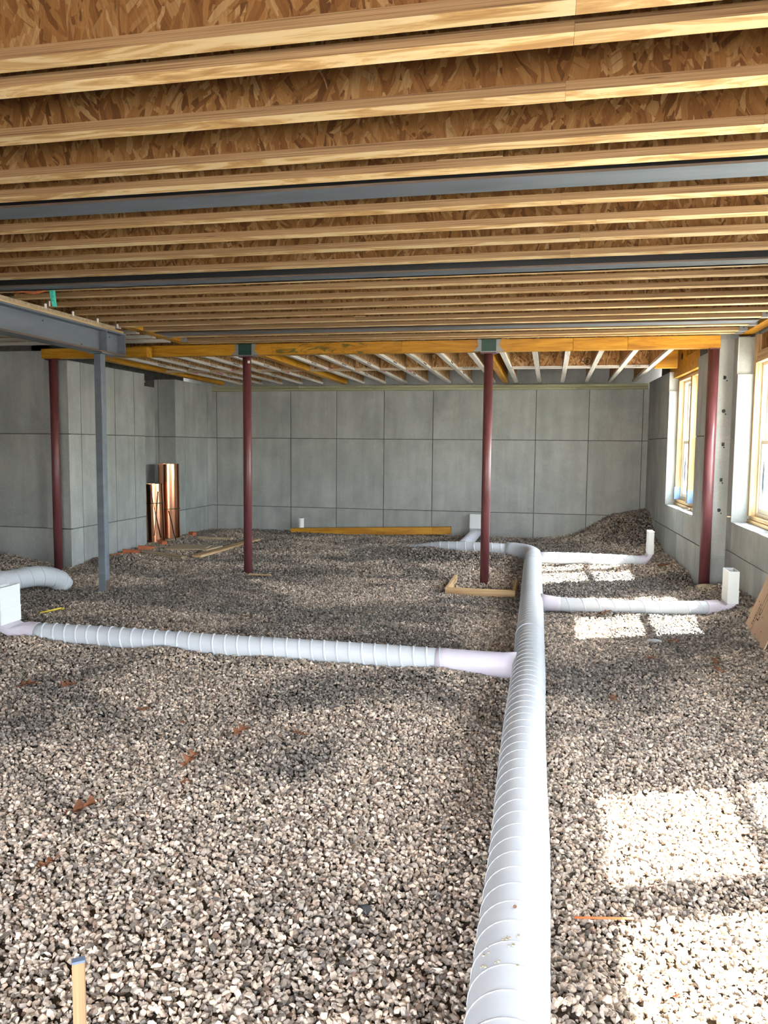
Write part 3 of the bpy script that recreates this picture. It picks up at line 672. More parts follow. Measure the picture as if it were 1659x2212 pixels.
# teal tag
tg = thing('hanging_tag', (-4.345, 6.29, 2.905), 'bright teal printed tag hanging from the middle steel beam', 'tag')
b_ = bmesh.new()
prev = None
for i in range(11):
    t = i / 10; z = 3.055 - .155 * t; xo = -.036 - .012 * sin(t * 3.0) + .03 * t; wdt = .058 - .012 * t
    yo = 6.30 + .012 * sin(t * 3.1)
    rw = [b_.verts.new((-4.345 + xo, yo, z)), b_.verts.new((-4.345 + xo + wdt, yo - .004, z - .004)), b_.verts.new((-4.345 + xo + wdt, yo, z - .004)), b_.verts.new((-4.345 + xo, yo + .004, z))]
    if prev:
        for a in range(4): b_.faces.new((prev[a], prev[(a + 1) % 4], rw[(a + 1) % 4], rw[a]))
    else: b_.faces.new(rw)
    prev = rw
b_.faces.new(prev[::-1])
obj('tag_sheet', b_, 'teal', parent=tg, smooth=False)
b_ = bmesh.new()
for i in range(7):
    z = 3.03 - .013 * i; yy = 6.293 + .010 * sin(i / 10 * 3.1 + .5)
    box(b_, -4.369, -4.34 - .004 * (i % 3), yy - .003, yy - .001, z - .003, z + .002)
obj('printed_lines', b_, 'tealink', parent=tg)['kind'] = 'stuff'
obj('back_slip', B((-4.392, -4.378, 6.305, 6.307, 2.905, 2.95)), 'white', parent=tg)
# orange rag of wire on the middle steel beam, far left
b_ = bmesh.new(); tube(b_, [(-4.72 + .05 * i, 6.30, 3.032 + .012 * sin(i * 1.3)) for i in range(7)], .012, 6)
tag(obj('orange_rag', b_, 'brick', loc=(-4.6, 6.3, 3.03), smooth=True), 'crumpled rust-orange rag hanging at the middle beam, far left', 'rag')

# ------------------------------------------------------------------ main beam, columns, post caps
ZB, ZT, YB0, YB1 = 2.888, 3.035, 10.0, 10.13
def lvl(name, x0, x1, label, y0=YB0, y1=YB1, z0=ZB, z1=ZT, mat='ylvl', cuts=()):
    r = thing(name, (x0, (y0 + y1) / 2, z0), label, 'beam')
    xs = [x0] + list(cuts) + [x1]
    for a, b in zip(xs, xs[1:]): obj('beam_ply', B((a + .001, b - .001, y0, y1, z0, z1), bevel=.003), mat, parent=r)
    return r
lvl('main_beam', -5.7, -4.13, 'left stretch of yellow main beam ending at the left middle column', cuts=(-5.42,))
lvl('main_beam', -3.93, -.92, 'middle stretch of yellow main beam, green-stained, between two red columns', mat='ylvlstain', cuts=(-3.66, -1.9))
lvl('main_beam', -.68, 1.935, 'right stretch of yellow main beam reaching the right wall column', cuts=(.235, .88))
lvl('main_beam', -6.83, -5.25, 'dark yellow stub beam on the leftmost red column', 9.60, 9.735, 2.838, 2.968, cuts=())
def column(x, y, zt, label, zb, r=.057, pw=.095):
    c = thing('steel_column', (x, y, zb), label, 'column')
    b_ = bmesh.new(); cyl(b_, (x, y, zb), (x, y, zt - .012), r, 28); obj('shaft', b_, 'red', parent=c, smooth=False)
    for p in c.children[0].data.polygons: p.use_smooth = len(p.vertices) == 4
    obj('cap_plate', B((x - pw, x + pw, y - .062, y + .062, zt - .012, zt)), 'red', parent=c)
    obj('base_plate', B((x - .1, x + .1, y - .1, y + .1, zb, zb + .012)), 'red', parent=c)
    return c
column(-6.69, 9.665, 2.837, 'dark red round steel column at the far left before the pier', -.13)
c2 = column(-4.035, 10.065, 2.875, 'dark red round steel column left of centre', -.16)
obj('white_sticker', B((-4.0, -3.972, 10.0, 10.012, 2.78, 2.815)), 'white', parent=c2)
column(-.794, 10.065, 2.875, 'scuffed dark red steel column right of centre, in a form', -.18)
column(1.876, 10.06, 2.887, 'red round steel column standing in the right wall corner', -.05, .062, .058)
for x, lb in ((-4.035, 'black-green steel saddle on the column left of centre'), (-.794, 'green steel saddle on the column right of centre')):
    p = thing('post_cap', (x, 10.065, 2.875), lb, 'bracket')
    obj('ledge_plate', B((x - .10, x + .13, 9.965, 10.132, 2.8755, 2.886)), 'galv', parent=p)
    obj('saddle', B((x - .085, x + .095, 9.975, 10.13, 2.8865, 3.034)), 'green', parent=p)
    for s in (-1, 1):
        b_ = bmesh.new(); pf = x + (.097 if s > 0 else -.087)
        v = [b_.verts.new((pf, yy, z)) for yy in (9.985, 9.995) for z in (2.887, 3.034)]
        e = [b_.verts.new((pf + s * .055, yy, 3.034)) for yy in (9.985, 9.995)] + [b_.verts.new((pf + s * .04, yy, 2.95)) for yy in (9.985, 9.995)] + [b_.verts.new((pf + s * .10, yy, 2.887)) for yy in (9.985, 9.995)]
        for q_ in (0, 1): b_.faces.new([v[q_ * 2 + 1], e[q_], e[2 + q_], e[4 + q_], v[q_ * 2]])
        for a, c_ in ((v[0], v[1]), ):
            b_.faces.new((v[0], v[1], v[3], v[2]))
        b_.faces.new((e[0], e[1], e[3], e[2])); b_.faces.new((e[2], e[3], e[5], e[4])); b_.faces.new((v[0], v[2], e[5], e[4])); b_.faces.new((v[1], v[3], e[1], e[0]))
        obj('side_strap', b_, 'galv', parent=p)
        b_ = bmesh.new()
        for kz in (2.915, 2.945, 2.975, 3.01): cyl(b_, (pf + s * .022, 9.985, kz), (pf + s * .022, 9.981, kz), .007, 8)
        obj('bolt_head', b_, 'galv', parent=p)['kind'] = 'stuff'
sp_ = thing('square_post', (-4.955, 8.0, -.06), 'blue-grey square steel post under the left girder', 'column')
obj('shaft', B((-5.0, -4.91, 7.955, 8.045, -.06, 2.688), bevel=.006), 'steel', parent=sp_)
obj('cap_plate', B((-5.05, -4.86, 7.9, 8.1, 2.688, 2.70)), 'steel', parent=sp_)
obj('rust_patch', B((-4.9099, -4.9085, 7.96, 8.04, -.05, .14)), 'steelrust', parent=sp_)

# ------------------------------------------------------------------ joists beyond the main beam
BJ_Y0, BJ_L = 10.14, 4.42
rx = -0.0085
XR = [1.439 - .409 * i for i in range(19)]
place = ['nearest the right wall', 'second from the right wall', 'third from the right wall', 'fourth from the right wall', 'fifth from the right wall', 'just right of the centre yellow trimmer', 'just left of the centre yellow trimmer']
def far_loc(xc): return (xc, BJ_Y0, 2.893)
n_ = 0
for i, xr in enumerate(XR):
    if i == 13: continue
    xc = xr - .032
    lb = place[i] if i < 7 else ('%s left of the column right of centre' % ('second', 'third', 'fourth', 'fifth', 'sixth', 'seventh')[i - 7] if i < 13 else '%s left of the left yellow trimmer' % ('first', 'second', 'third', 'fourth', 'fifth')[i - 14])
    r = ijoist('rear_joist', 0, BJ_L, 'whitewashed I-joist of the rear bay, ' + lb, 'joist', 'whitewashed joists of the rear bay', far_loc(xc), rotz=pi / 2, zdepth=.356, fw=.064, fm='whiteflange', wm='osbpale')
    r.rotation_euler = Matrix.Rotation(pi / 2, 3, 'Z').to_euler()
    r.rotation_euler = (Matrix.Rotation(rx, 3, 'X') @ Matrix.Rotation(pi / 2, 3, 'Z')).to_euler()
    if i >= 7:
        # runs of printed characters along the right-hand side of the flange (local -y)
        body = ['MADE IN CANADA', 'CARBON NEUTRAL'][i % 2]
        mt = Matrix(((1, 0, 0), (0, 0, -1), (0, 1, 0)))
        text(body, .03, r, (1.15 + .1 * (i % 3), -.0325, .019), mt, local=True)
        b_ = bmesh.new(); a0 = 1.9 + .35 * ((i * 7) % 4) / 3; box(b_, a0, a0 + .28, -.0335, -.0322, .008, .028); obj('pink_mark', b_, 'inkred', parent=r, local=True)
        if i % 2: text('MADE IN CANADA', .026, r, (2.8, -.0325, .019), mt, local=True)
for x0, x1, lb in ((-3.93, -3.81, 'yellow double trimmer joist of the rear bay, left of centre'), (-.885, -.795, 'yellow trimmer joist of the rear bay, behind the column right of centre'), (-6.42, -6.30, 'yellow trimmer joist along the top of the left wall')):
    r = thing('trimmer_joist', far_loc((x0 + x1) / 2), lb, 'beam'); w_ = (x1 - x0) / 2
    r.rotation_euler = (Matrix.Rotation(rx, 3, 'X') @ Matrix.Rotation(pi / 2, 3, 'Z')).to_euler()
    cuts = [0, 1.35, 2.45, BJ_L] if x0 < -3 else [0, BJ_L]
    for a, b in zip(cuts, cuts[1:]): obj('beam_ply', B((a + .001, b - .001, -w_, w_, -.002, .34), bevel=.003), 'ylvl', parent=r, local=True)
# blocking between the rear joists
edges = sorted([(x - .064, x) for i, x in enumerate(XR) if i != 13] + [(-3.93, -3.81), (-.885, -.795), (-6.42, -6.30)], reverse=True)
k = 0
for (a0, a1), (b0, b1) in zip(edges, edges[1:]):
    x0, x1 = b1 + .004, a0 - .004
    if x1 - x0 < .12: k += 1; continue
    ids = 'bay %d from the right wall' % (k + 1)
    nm = ('first', 'second', 'third', 'fourth', 'fifth', 'sixth', 'seventh', 'eighth', 'ninth', 'tenth', 'eleventh', 'twelfth', 'thirteenth', 'fourteenth', 'fifteenth', 'sixteenth', 'seventeenth', 'eighteenth', 'nineteenth', 'twentieth', 'twenty-first', 'twenty-second')[k]
    bl = thing('blocking_panel', ((x0 + x1) / 2, 12.15, 2.872), 'short strand-board blocking in the %s rear joist bay from the right' % nm, 'blocking', 'blocking between the rear joists')
    obj('web', B((x0, x1, 12.16, 12.172, 2.911, 3.20)), 'osbpale', parent=bl)
    obj('bottom_flange', B((x0, x1, 12.13, 12.194, 2.872, 2.9105)), 'whiteflange' if k < 8 else 'oldpine', parent=bl)
    obj('top_flange', B((x0, x1, 12.13, 12.194, 3.2005, 3.23)), 'whiteflange', parent=bl)
    xm = (x0 + x1) / 2
    if -1.4 < xm < -1.0: text('MADE IN CA', .036, bl, (xm, 12.1285, 2.892), FACE_FRONT)
    if 1.0 < xm < 1.4 or -.0 < xm < .2: text('L CA 02', .03, bl, (xm, 12.1285, 2.892), FACE_FRONT)
    if .35 < xm < .7:
        em = bmesh.new()
        def ring(r0, r1, cx_, cz_, n=28):
            for q_ in range(n):
                a, b = 2 * pi * q_ / n, 2 * pi * (q_ + 1) / n
                em.faces.new([em.verts.new((cx_ + r_ * cos(t_), 12.1592, cz_ + r_ * sin(t_))) for r_, t_ in ((r0, a), (r1, a), (r1, b), (r0, b))])
        ex, ez = .503, 2.975
        ring(.044, .053, ex, ez)
        for s in (-1, 1):
            for q_ in (-.018, .0, .018): ring(.008, .013, ex + s * .015, ez + q_ - .003, 14)
        em.faces.new([em.verts.new((ex + a, 12.1592, ez + b)) for a, b in ((-.003, -.04), (.003, -.04), (.003, .03), (-.003, .03))])
        obj('tree_emblem', em, 'ink', parent=bl)['kind'] = 'stuff'
    k += 1
tag(obj('end_blocking', B((1.455, 1.77, 12.10, 12.2, 2.858, 3.2), bevel=.003), 'ylvl', loc=(1.6, 12.15, 2.858)), 'yellow blocking piece between the last rear joist and right wall header', 'blocking')
# yellow header over the far window
b_ = B((0.06, 0.16, .22, 2.85, 2.755, 3.29), bevel=.003); bmesh.ops.transform(b_, matrix=MR, verts=b_.verts[:])
hw = tag(obj('window_header', b_, 'ylvl', loc=(1.9, 11.5, 2.755)), 'printed yellow header beam above the far right window', 'beam')
nrm = MR.to_3x3()
tmx = nrm @ Matrix(((0, 0, -1), (-1, 0, 0), (0, 1, 0)))
text('LVL 2.0E-3100', .11, hw, MR @ Vector((0.0585, 1.3, 3.02)), tmx)
b_ = bmesh.new(); cyl(b_, MR @ Vector((.0575, 1.92, 3.02)), MR @ Vector((.0595, 1.92, 3.02)), .05, 20); obj('round_mark', b_, 'ink', parent=hw)
# treated sill plates on the back ledge
for z0, z1, lb, cuts in ((2.733, 2.778, 'lower greenish treated sill plate along the back wall', (-3.3, .35)), (2.781, 2.83, 'upper greenish treated sill plate along the back wall', (-4.8, -.1))):
    r = thing('sill_plate', (-2.4, 14.65, z0), lb, 'plank'); xs = [-6.6] + list(cuts) + [1.66]
    for a, b in zip(xs, xs[1:]): obj('plank_length', B((a + .002, b - .002, 14.585, 14.72, z0, z1), bevel=.003), 'treated', parent=r)
for i, (z0, z1, o_) in enumerate(((2.702, 2.742, 0), (2.744, 2.784, .03), (2.786, 2.826, -.02))):
    tag(obj('plate_offcut', B((-7.05, -6.9, 11.98 + o_, 12.5 + o_, z0, z1), bevel=.003), 'treated', loc=(-7.0, 12.2, z0)), '%s of three greenish plates stacked above the copper niche' % ('lowest', 'middle one', 'topmost')[i], 'plank', 'plates stacked above the niche')

# ------------------------------------------------------------------ ducts
def duct(name, path, r, label, pitch=.104, mat='duct', rings=24, seam_from=0.0, wire=.007):
    P = resample(path, .06); c = P[len(P) // 2]
    t = thing(name, (c.x, c.y, 0.0), label, 'duct')
    b_ = bmesh.new(); tube(b_, P, r, rings); o = obj('duct_shell', b_, mat, parent=t, smooth=True)
    b_ = bmesh.new(); helix(b_, path, r, pitch, wire); obj('spiral_seam', b_, 'seam', parent=t, smooth=True)
    return t
md_ = duct('main_duct', DUCT, .118, 'long white spiral main duct running away through the gravel', pitch=.108, wire=.0024)
# elbow at the far end of the main duct
el = [(-.20, 11.2, .10)] + [(-.20 - .42 * (1 - cos(a)), 11.55 + .62 * sin(a), .102) for a in [i * pi / 2 / 8 for i in range(9)]]
b_ = bmesh.new(); tube(b_, el, .121, 24); obj('elbow', b_, 'duct', parent=md_, smooth=True)
for p0_, p1_ in (((-.196, 10.75, .10), (-.198, 10.95, .10)), ((-.13, 6.6, .1), (-.131, 6.66, .1))):
    b_ = bmesh.new(); tube(b_, [p0_, p1_], .1225, 24); obj('joint_band', b_, 'duct', parent=md_)
# small clinging stones and dried dirt on the main duct
dirt = bmesh.new()
for i in range(16):
    y = 2.16 + .16 * rs.random(); a = pi / 2 + rs.uniform(-.2, .8); s = rs.uniform(.0015, .004)
    c = Vector((duct_x(y) + .119 * cos(a), y, .10 + .119 * sin(a)))
    box(dirt, c.x - s, c.x + s, c.y - s, c.y + s, c.z - .003, c.z + s * .6)
dd = obj('dirt_crumbs', dirt, 'rock', parent=md_); dd['kind'] = 'stuff'
b_ = bmesh.new(); bmesh.ops.create_icosphere(b_, subdivisions=1, radius=.006); bmesh.ops.translate(b_, verts=b_.verts[:], vec=(-.073, 2.446, .221)); tag(obj('pebble', b_, 'leaf', loc=(-.07, 2.446, .217)), 'tiny brown crumb on top of the main duct', 'pebble')
bl_ = duct('left_branch_duct', [(-4.22, 5.77, .085), (-3.6, 5.79, .085), (-2.6, 5.78, .08), (-1.6, 5.80, .08), (-.75, 5.76, .085)], .09, 'white branch duct crossing the gravel from the left boot to the main duct', pitch=.102, wire=.009)
b_ = bmesh.new(); tube(b_, [(-.80, 5.762, .085), (-.72, 5.757, .085), (-.70, 5.755, .085), (-.30, 5.725, .09), (-.20, 5.72, .095)], [.094, .096, .093, .094, .10], 24); obj('takeoff_collar', b_, 'fitting', parent=bl_, smooth=True)
r1_ = duct('right_branch_duct', [(.08, 8.17, .085), (.55, 8.19, .08), (1.2, 8.33, .07), (1.62, 8.46, .065)], .072, 'white branch duct on the right leading to the nearer right boot', pitch=.15)
b_ = bmesh.new(); tube(b_, [(-.06, 8.16, .09), (.02, 8.165, .09), (.10, 8.17, .085), (.14, 8.172, .085)], [.10, .082, .076, .076], 20); obj('takeoff_collar', b_, 'fitting', parent=r1_, smooth=True)
duct('far_right_branch_duct', [(-.12, 11.45, .10), (.5, 11.5, .10), (1.27, 11.62, .075)], .084, 'white branch duct in the sun leading to the farther right boot', pitch=.15)
fl = duct('far_left_branch_duct', [(-.62, 12.17, .10), (-1.1, 12.24, .10), (-1.7, 12.38, .07), (-2.2, 12.5, -.03)], .10, 'white branch duct at the rear, sinking into gravel on its left', pitch=.14)
ld = duct('left_wall_duct', [(-6.75, 6.75, .13), (-6.3, 7.1, .145), (-5.88, 7.5, .165), (-5.68, 7.78, .185), (-5.57, 7.98, .13), (-5.53, 8.09, .02)], .115, 'fat white duct at the far left, its end dipping into gravel', pitch=.13)
def boot(x0, x1, y0, y1, zt, zb, neck, rn, label, ribs=False):
    """flat register boot: open box, raised joint ring, and a neck that lofts to the round duct"""
    c = Vector(((x0 + x1) / 2, (y0 + y1) / 2, 0)); t = thing('register_boot', (c.x, c.y, 0.0), label, 'boot'); w = .007
    obj('stack', B((x0, x1, y0, y0 + w, zb, zt), (x0, x1, y1 - w, y1, zb, zt), (x0, x0 + w, y0 + w, y1 - w, zb, zt), (x1 - w, x1, y0 + w, y1 - w, zb, zt)), 'boot', parent=t)
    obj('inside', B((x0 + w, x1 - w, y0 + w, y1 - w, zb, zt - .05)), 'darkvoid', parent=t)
    zr = zb + (zt - zb) * .38
    obj('joint_ring', B((x0 - .004, x1 + .004, y0 - .004, y1 + .004, zr, zr + .01), (x0 - .002, x1 + .002, y0 - .002, y1 + .002, zb, zr)), 'boot', parent=t)
    b_ = bmesh.new(); n = 20; rings = []
    P = [Vector(p) for p in neck]; d = (P[-1] - P[-2]).normalized(); s = d.cross(Vector((0, 0, 1))).normalized(); u = s.cross(d)
    def rect(k_):
        a = 2 * pi * k_ / n; cx_, cy_ = cos(a), sin(a); mm = max(abs(cx_), abs(cy_)); return Vector((c.x + cx_ / mm * (x1 - x0) / 2, c.y + cy_ / mm * (y1 - y0) / 2, zb))
    R0 = [rect(k_) for k_ in range(n)]
    def circ(p, r_): return [p + (s * cos(2 * pi * k_ / n) * 1 + u * sin(2 * pi * k_ / n)) * r_ for k_ in range(n)]
    C = circ(P[-1], rn); C0 = circ(P[-2], rn * 1.04)
    # choose the ring rotation and direction that twists least
    best = None
    for rev in (1, -1):
        for sh in range(n):
            idx = [(rev * k_ + sh) % n for k_ in range(n)]
            e = sum((R0[k_] - C0[idx[k_]]).length_squared for k_ in range(n))
            if best is None or e < best[0]: best = (e, idx)
    idx = best[1]; C = [C[i] for i in idx]; C0 = [C0[i] for i in idx]
    low = Vector((c.x, c.y, P[0].z))
    midr = [a.lerp(b, .35) + Vector((0, 0, -.02)) for a, b in zip(R0, C0)]
    for ring_ in (R0, midr, C0, C): rings.append([b_.verts.new(v) for v in ring_])
    for a, b in zip(rings, rings[1:]):
        for k_ in range(n): b_.faces.new((a[k_], a[(k_ + 1) % n], b[(k_ + 1) % n], b[k_]))
    b_.faces.new(rings[-1])
    obj('neck', b_, 'fitting', parent=t)
    if ribs:
        for q_ in range(11):
            b_ = bmesh.new(); p = P[-2].lerp(P[-1], q_ / 10); tube(b_, [p - d * .02, p - d * .008, p + d * .008, p + d * .02], [rn, rn * 1.09, rn * 1.09, rn], 20)
            obj('flexible_rib', b_, 'duct', parent=t)
    return t
boot(-4.55, -4.45, 5.63, 5.88, .485, .17, [(-4.5, 5.76, .08), (-4.30, 5.77, .085), (-4.2, 5.77, .085)], .094, 'white register boot at the left end of the long branch duct')
boot(1.805, 1.91, 8.43, 8.70, .455, .125, [(1.86, 8.56, .06), (1.72, 8.50, .065), (1.6, 8.455, .065)], .078, 'white register boot by the right wall, the nearer one')
boot(1.40, 1.475, 11.60, 11.86, .51, .19, [(1.44, 11.73, .1), (1.33, 11.65, .08), (1.24, 11.61, .075)], .08, 'white register boot by the right wall, the farther one')
boot(-1.43, -1.16, 14.46, 14.56, .44, .18, [(-1.29, 14.3, .10), (-1.30, 13.9, .12), (-1.33, 12.5, .10)], .09, 'white register boot against the back wall, half behind a column', True)

# ------------------------------------------------------------------ things lying about
def cylinder_thing(name, parts, label, cat, base): pass
def copper_roll(x, y, zb, r, h, lean, label, straps):
    t = thing('copper_roll', (x, y, zb), label, 'copper roll')
    mt = Matrix.Rotation(lean, 4, 'Y')
    b_ = bmesh.new(); n = 40; turns = 1.35; prof = []
    for i in range(int(n * turns) + 1):
        a = 2 * pi * i / n; rr_ = r - .010 * i / n; prof.append((rr_ * cos(a), rr_ * sin(a)))
    lo = [b_.verts.new((p[0], p[1], 0)) for p in prof]; hi = [b_.verts.new((p[0], p[1], h)) for p in prof]
    for i in range(len(prof) - 1): b_.faces.new((lo[i], lo[i + 1], hi[i + 1], hi[i]))
    bmesh.ops.transform(b_, matrix=mt, verts=b_.verts[:]); obj('copper_sheet', b_, 'copper', parent=t, local=True, smooth=True)
    b_ = bmesh.new(); cyl(b_, (0, 0, h * .965), (0, 0, h * .97), r - .02, 24); bmesh.ops.transform(b_, matrix=mt, verts=b_.verts[:]); obj('roll_core', b_, 'darkvoid', parent=t, local=True)
    for pts in straps:
        b_ = bmesh.new(); tube(b_, [mt @ Vector(((r + .004) * cos(a), (r + .004) * sin(a), z)) for a, z in pts], .006, 6); obj('strap', b_, 'black', parent=t, local=True, smooth=True)
    return t
ringp = lambda z: [(2 * pi * i / 24, z) for i in range(25)]
copper_roll(-6.62, 12.80, .028, .185, 1.31, 0.0, 'taller bright copper sheet roll standing in the wall niche', [ringp(.52)])
copper_roll(-6.575, 12.22, .028, .158, .985, -0.03, 'shorter bright copper sheet roll bound with black straps', [ringp(.66), [(-1.5 + .09 * i, .95 - .08 * i) for i in range(12)], [(-.6 - .06 * i, .86 - .075 * i) for i in range(11)]])
b_ = bmesh.new(); tube(b_, [(-6.40, 12.35, .55), (-6.36, 12.38, .35), (-6.33, 12.4, .15), (-6.30, 12.42, .03)], .009, 6)
tag(obj('black_cord', b_, 'black', loc=(-6.30, 12.42, .03), smooth=True), 'slim black cord trailing from the copper rolls to the gravel', 'cord')
def plank(name, p0, p1, w, h, z, label, mat='oldpine', cat='plank', roll=0.0, dz=0.0):
    a, b = Vector((p0[0], p0[1], z)), Vector((p1[0], p1[1], z + dz)); d = b - a
    mt = Matrix.Translation(a) @ d.to_track_quat('X', 'Z').to_matrix().to_4x4()
    b_ = B((0, d.length, -w / 2, w / 2, 0, h), bevel=min(.004, h * .2))
    me = obj(name, b_, mat, local=True); me.matrix_world = mt
    return tag(me, label, cat)
def gz(x, y): return hgt(x, y)
plank('lumber_board', (-6.30, 11.28), (-5.36, 10.82), .11, .038, gz(-5.8, 11) + .005, 'front weathered board of the lumber laid before the copper')
plank('lumber_board', (-5.15, 10.80), (-5.05, 13.0), .14, .038, gz(-5.2, 11.5) + .01, 'long pale board running toward the rear beside the lumber pile', 'pine')
plank('lumber_board', (-6.1, 12.9), (-5.45, 12.85), .10, .038, gz(-5.8, 12.8) + .01, 'rear weathered board of the lumber laid before the copper')
plank('lumber_board', (-6.62, 11.95), (-6.42, 13.2), .12, .03, -.005, 'dark board lying under the feet of the copper rolls')
plank('plywood_offcut', (-6.02, 11.62), (-5.40, 11.75), .52, .018, gz(-5.7, 11.7) + .022, 'grey plywood offcut lying in the middle of the lumber')
plank('plywood_offcut', (-5.30, 11.40), (-5.27, 11.95), .08, .03, gz(-5.4, 11.7) + .02, 'small weathered block at the right of the plywood offcut')
plank('wood_strip', (-6.52, 10.7), (-6.45, 10.98), .04, .02, gz(-6.5, 11.1) + .012, 'reddish strip lying by the foot of the left wall', 'brick')
for i, (x, y, a, lb) in enumerate(((-6.40, 11.10, .5, 'nearest terracotta brick piece by the lumber'), (-6.36, 11.50, .45, 'second terracotta brick piece by the lumber'), (-6.36, 12.06, -.6, 'terracotta brick piece below the shorter copper roll'), (-6.40, 13.26, -.4, 'terracotta brick piece beyond the taller copper roll'))):
    b_ = B((-.13, .13, -.045, .045, 0, .06), bevel=.006) if i < 2 else B((-.06, .06, -.05, .05, 0, .075), bevel=.006)
    o = obj('brick_piece', b_, 'brick', local=True); o.location = (x, y, gz(x, y)); o.rotation_euler = (0, .08, a); tag(o, lb, 'brick', 'terracotta pieces by the lumber')
b_ = bmesh.new(); bmesh.ops.create_icosphere(b_, subdivisions=2, radius=.05)
for v in b_.verts: v.co = Vector((v.co.x * 1.4, v.co.y, v.co.z * .4)) * (1 + .5 * noise.noise(v.co * 40))
o = obj('plastic_scrap', b_, 'glass', local=True); o.location = (-5.85, 12.4, gz(-5.85, 12.4) + .03); tag(o, 'crumpled clear plastic scrap inside the lumber frame', 'plastic')
# LVL offcut and pipe stub at the back wall
r = thing('beam_offcut', (-3.3, 14.3, .0), 'long yellow beam offcut lying on the gravel at the back wall', 'beam')
tl = Matrix.Translation((-4.845, 14.28, -.04)) @ Matrix.Rotation(-.0385, 4, 'Y')
for a, b in ((0, .40), (.402, 2.75), (2.752, 3.09)): obj('beam_ply', B((a, b, -.02, .12, 0, .135), bevel=.003, mtx=tl), 'ylvl', parent=r)
pv = thing('pipe_stub', (-4.69, 14.44, .02), 'short white plastic pipe stub standing behind the yellow beam offcut', 'pipe')
b_ = bmesh.new(); tube(b_, [(-4.69, 14.44, .0), (-4.69, 14.44, .283)], .052, 24); obj('pipe_wall', b_, 'white', parent=pv, smooth=False)
b_ = bmesh.new(); cyl(b_, (-4.69, 14.44, .2831), (-4.69, 14.44, .2845), .044, 20); obj('pipe_mouth', b_, 'darkvoid', parent=pv)
# footing form round the column right of centre
ff = thing('footing_form', (-.78, 9.7, -.05), 'open lumber footing form around the column right of centre', 'form')
obj('form_board', B((-1.19, -.36, 9.18, 9.218, -.10, .017), bevel=.003), 'pine', parent=ff)
obj('form_board', B((-1.19, -1.152, 9.219, 10.16, -.10, .017), bevel=.003), 'piney', parent=ff)
obj('form_board', B((-.398, -.36, 9.219, 9.98, -.10, .017), bevel=.003), 'piney', parent=ff)
# flat wood scraps by the column left of centre
plank('wood_strip', (-3.93, 9.83), (-3.62, 9.84), .05, .02, gz(-3.75, 9.85) + .012, 'pale wood scrap by the foot of the column left of centre', 'pine')
# leaning sheathing panel
lp = thing('leaning_panel', (1.79, 7.3, .02), 'tan sheathing panel leaning on the right wall at the frame edge', 'panel')
e0, e1 = Vector((1.806, 7.72, .03)), Vector((1.745, 6.83, .015)); up_ = Vector((.165, 0.02, .44)).normalized()
dy = (e1 - e0).normalized(); nrm_ = dy.cross(up_).normalized(); up_ = nrm_.cross(dy).normalized()
mt = Matrix((dy, up_, nrm_)).transposed().to_4x4(); mt.translation = e0
b_ = bmesh.new(); box(b_, 0, .905, 0, .78, -.006, .006); bmesh.ops.bevel(b_, geom=b_.edges[:], offset=.002, segments=1, affect='EDGES'); bmesh.ops.transform(b_, matrix=mt, verts=b_.verts[:])
obj('panel_sheet', b_, 'board', parent=lp)
sgn = 1 if (mt.to_3x3() @ Vector((0, 0, 1))).x < 0 else -1
b_ = bmesh.new(); zf = sgn * .0068
for (a0, a1, c0, c1) in ((.27, .276, .06, .44), (.345, .349, .28, .52)): box(b_, a0, a1, c0, c1, min(zf, sgn * .006), max(zf, sgn * .006))
for a, c in ((.05, .12), (.12, .30), (.45, .22), (.47, .06), (.60, .12), (.24, .05)): box(b_, a, a + .012, c, c + .012, min(zf, sgn * .006), max(zf, sgn * .006))
bmesh.ops.transform(b_, matrix=mt, verts=b_.verts[:]); obj('printed_lines', b_, 'ink', parent=lp)['kind'] = 'stuff'
tm3 = mt.to_3x3() @ (Matrix(((0, -1, 0), (1, 0, 0), (0, 0, 1))) if sgn > 0 else Matrix(((0, 1, 0), (1, 0, 0), (0, 0, -1))))
text('TSTRUCT', .05, lp, mt @ Vector((.225, .20, zf)), tm3); text('LC', .10, lp, mt @ Vector((.33, .22, zf)), tm3)
# rocks and scraps
def rock(x, y, sx, sy, sz, rot, label, mat='rock', dz=0.0, name='rock'):
    b_ = bmesh.new(); bmesh.ops.create_icosphere(b_, subdivisions=2, radius=1.0)
    for v in b_.verts:
        k_ = 1 + .35 * noise.noise(v.co * 1.4 + Vector((x, y, 0))); v.co = Vector((v.co.x * sx * k_, v.co.y * sy * k_, max(v.co.z, -.6) * sz * k_))
    o = obj(name, b_, mat, local=True); o.location = (x, y, gz(x, y) + sz * .4 + dz); o.rotation_euler = (0, 0, rot); return tag(o, label, 'rock')
rock(1.86, 9.86, .12, .07, .035, .3, 'flat tan rock at the foot of the right wall column')
rock(1.96, 8.02, .05, .05, .045, .4, 'small tan rock half hidden behind the leaning panel')
rock(1.55, 11.2, .12, .05, .02, .9, 'flat brown bark piece in the gravel beyond the right boot', 'leaf', .01, 'bark_piece')
rock(.93, 7.1, .08, .045, .02, .2, 'flat grey stone in the gravel right of the main duct', 'slate')
rock(-.62, 2.66, .03, .022, .016, .4, 'dark wet stone in the gravel left of the duct, near the bottom', 'darkvoid')
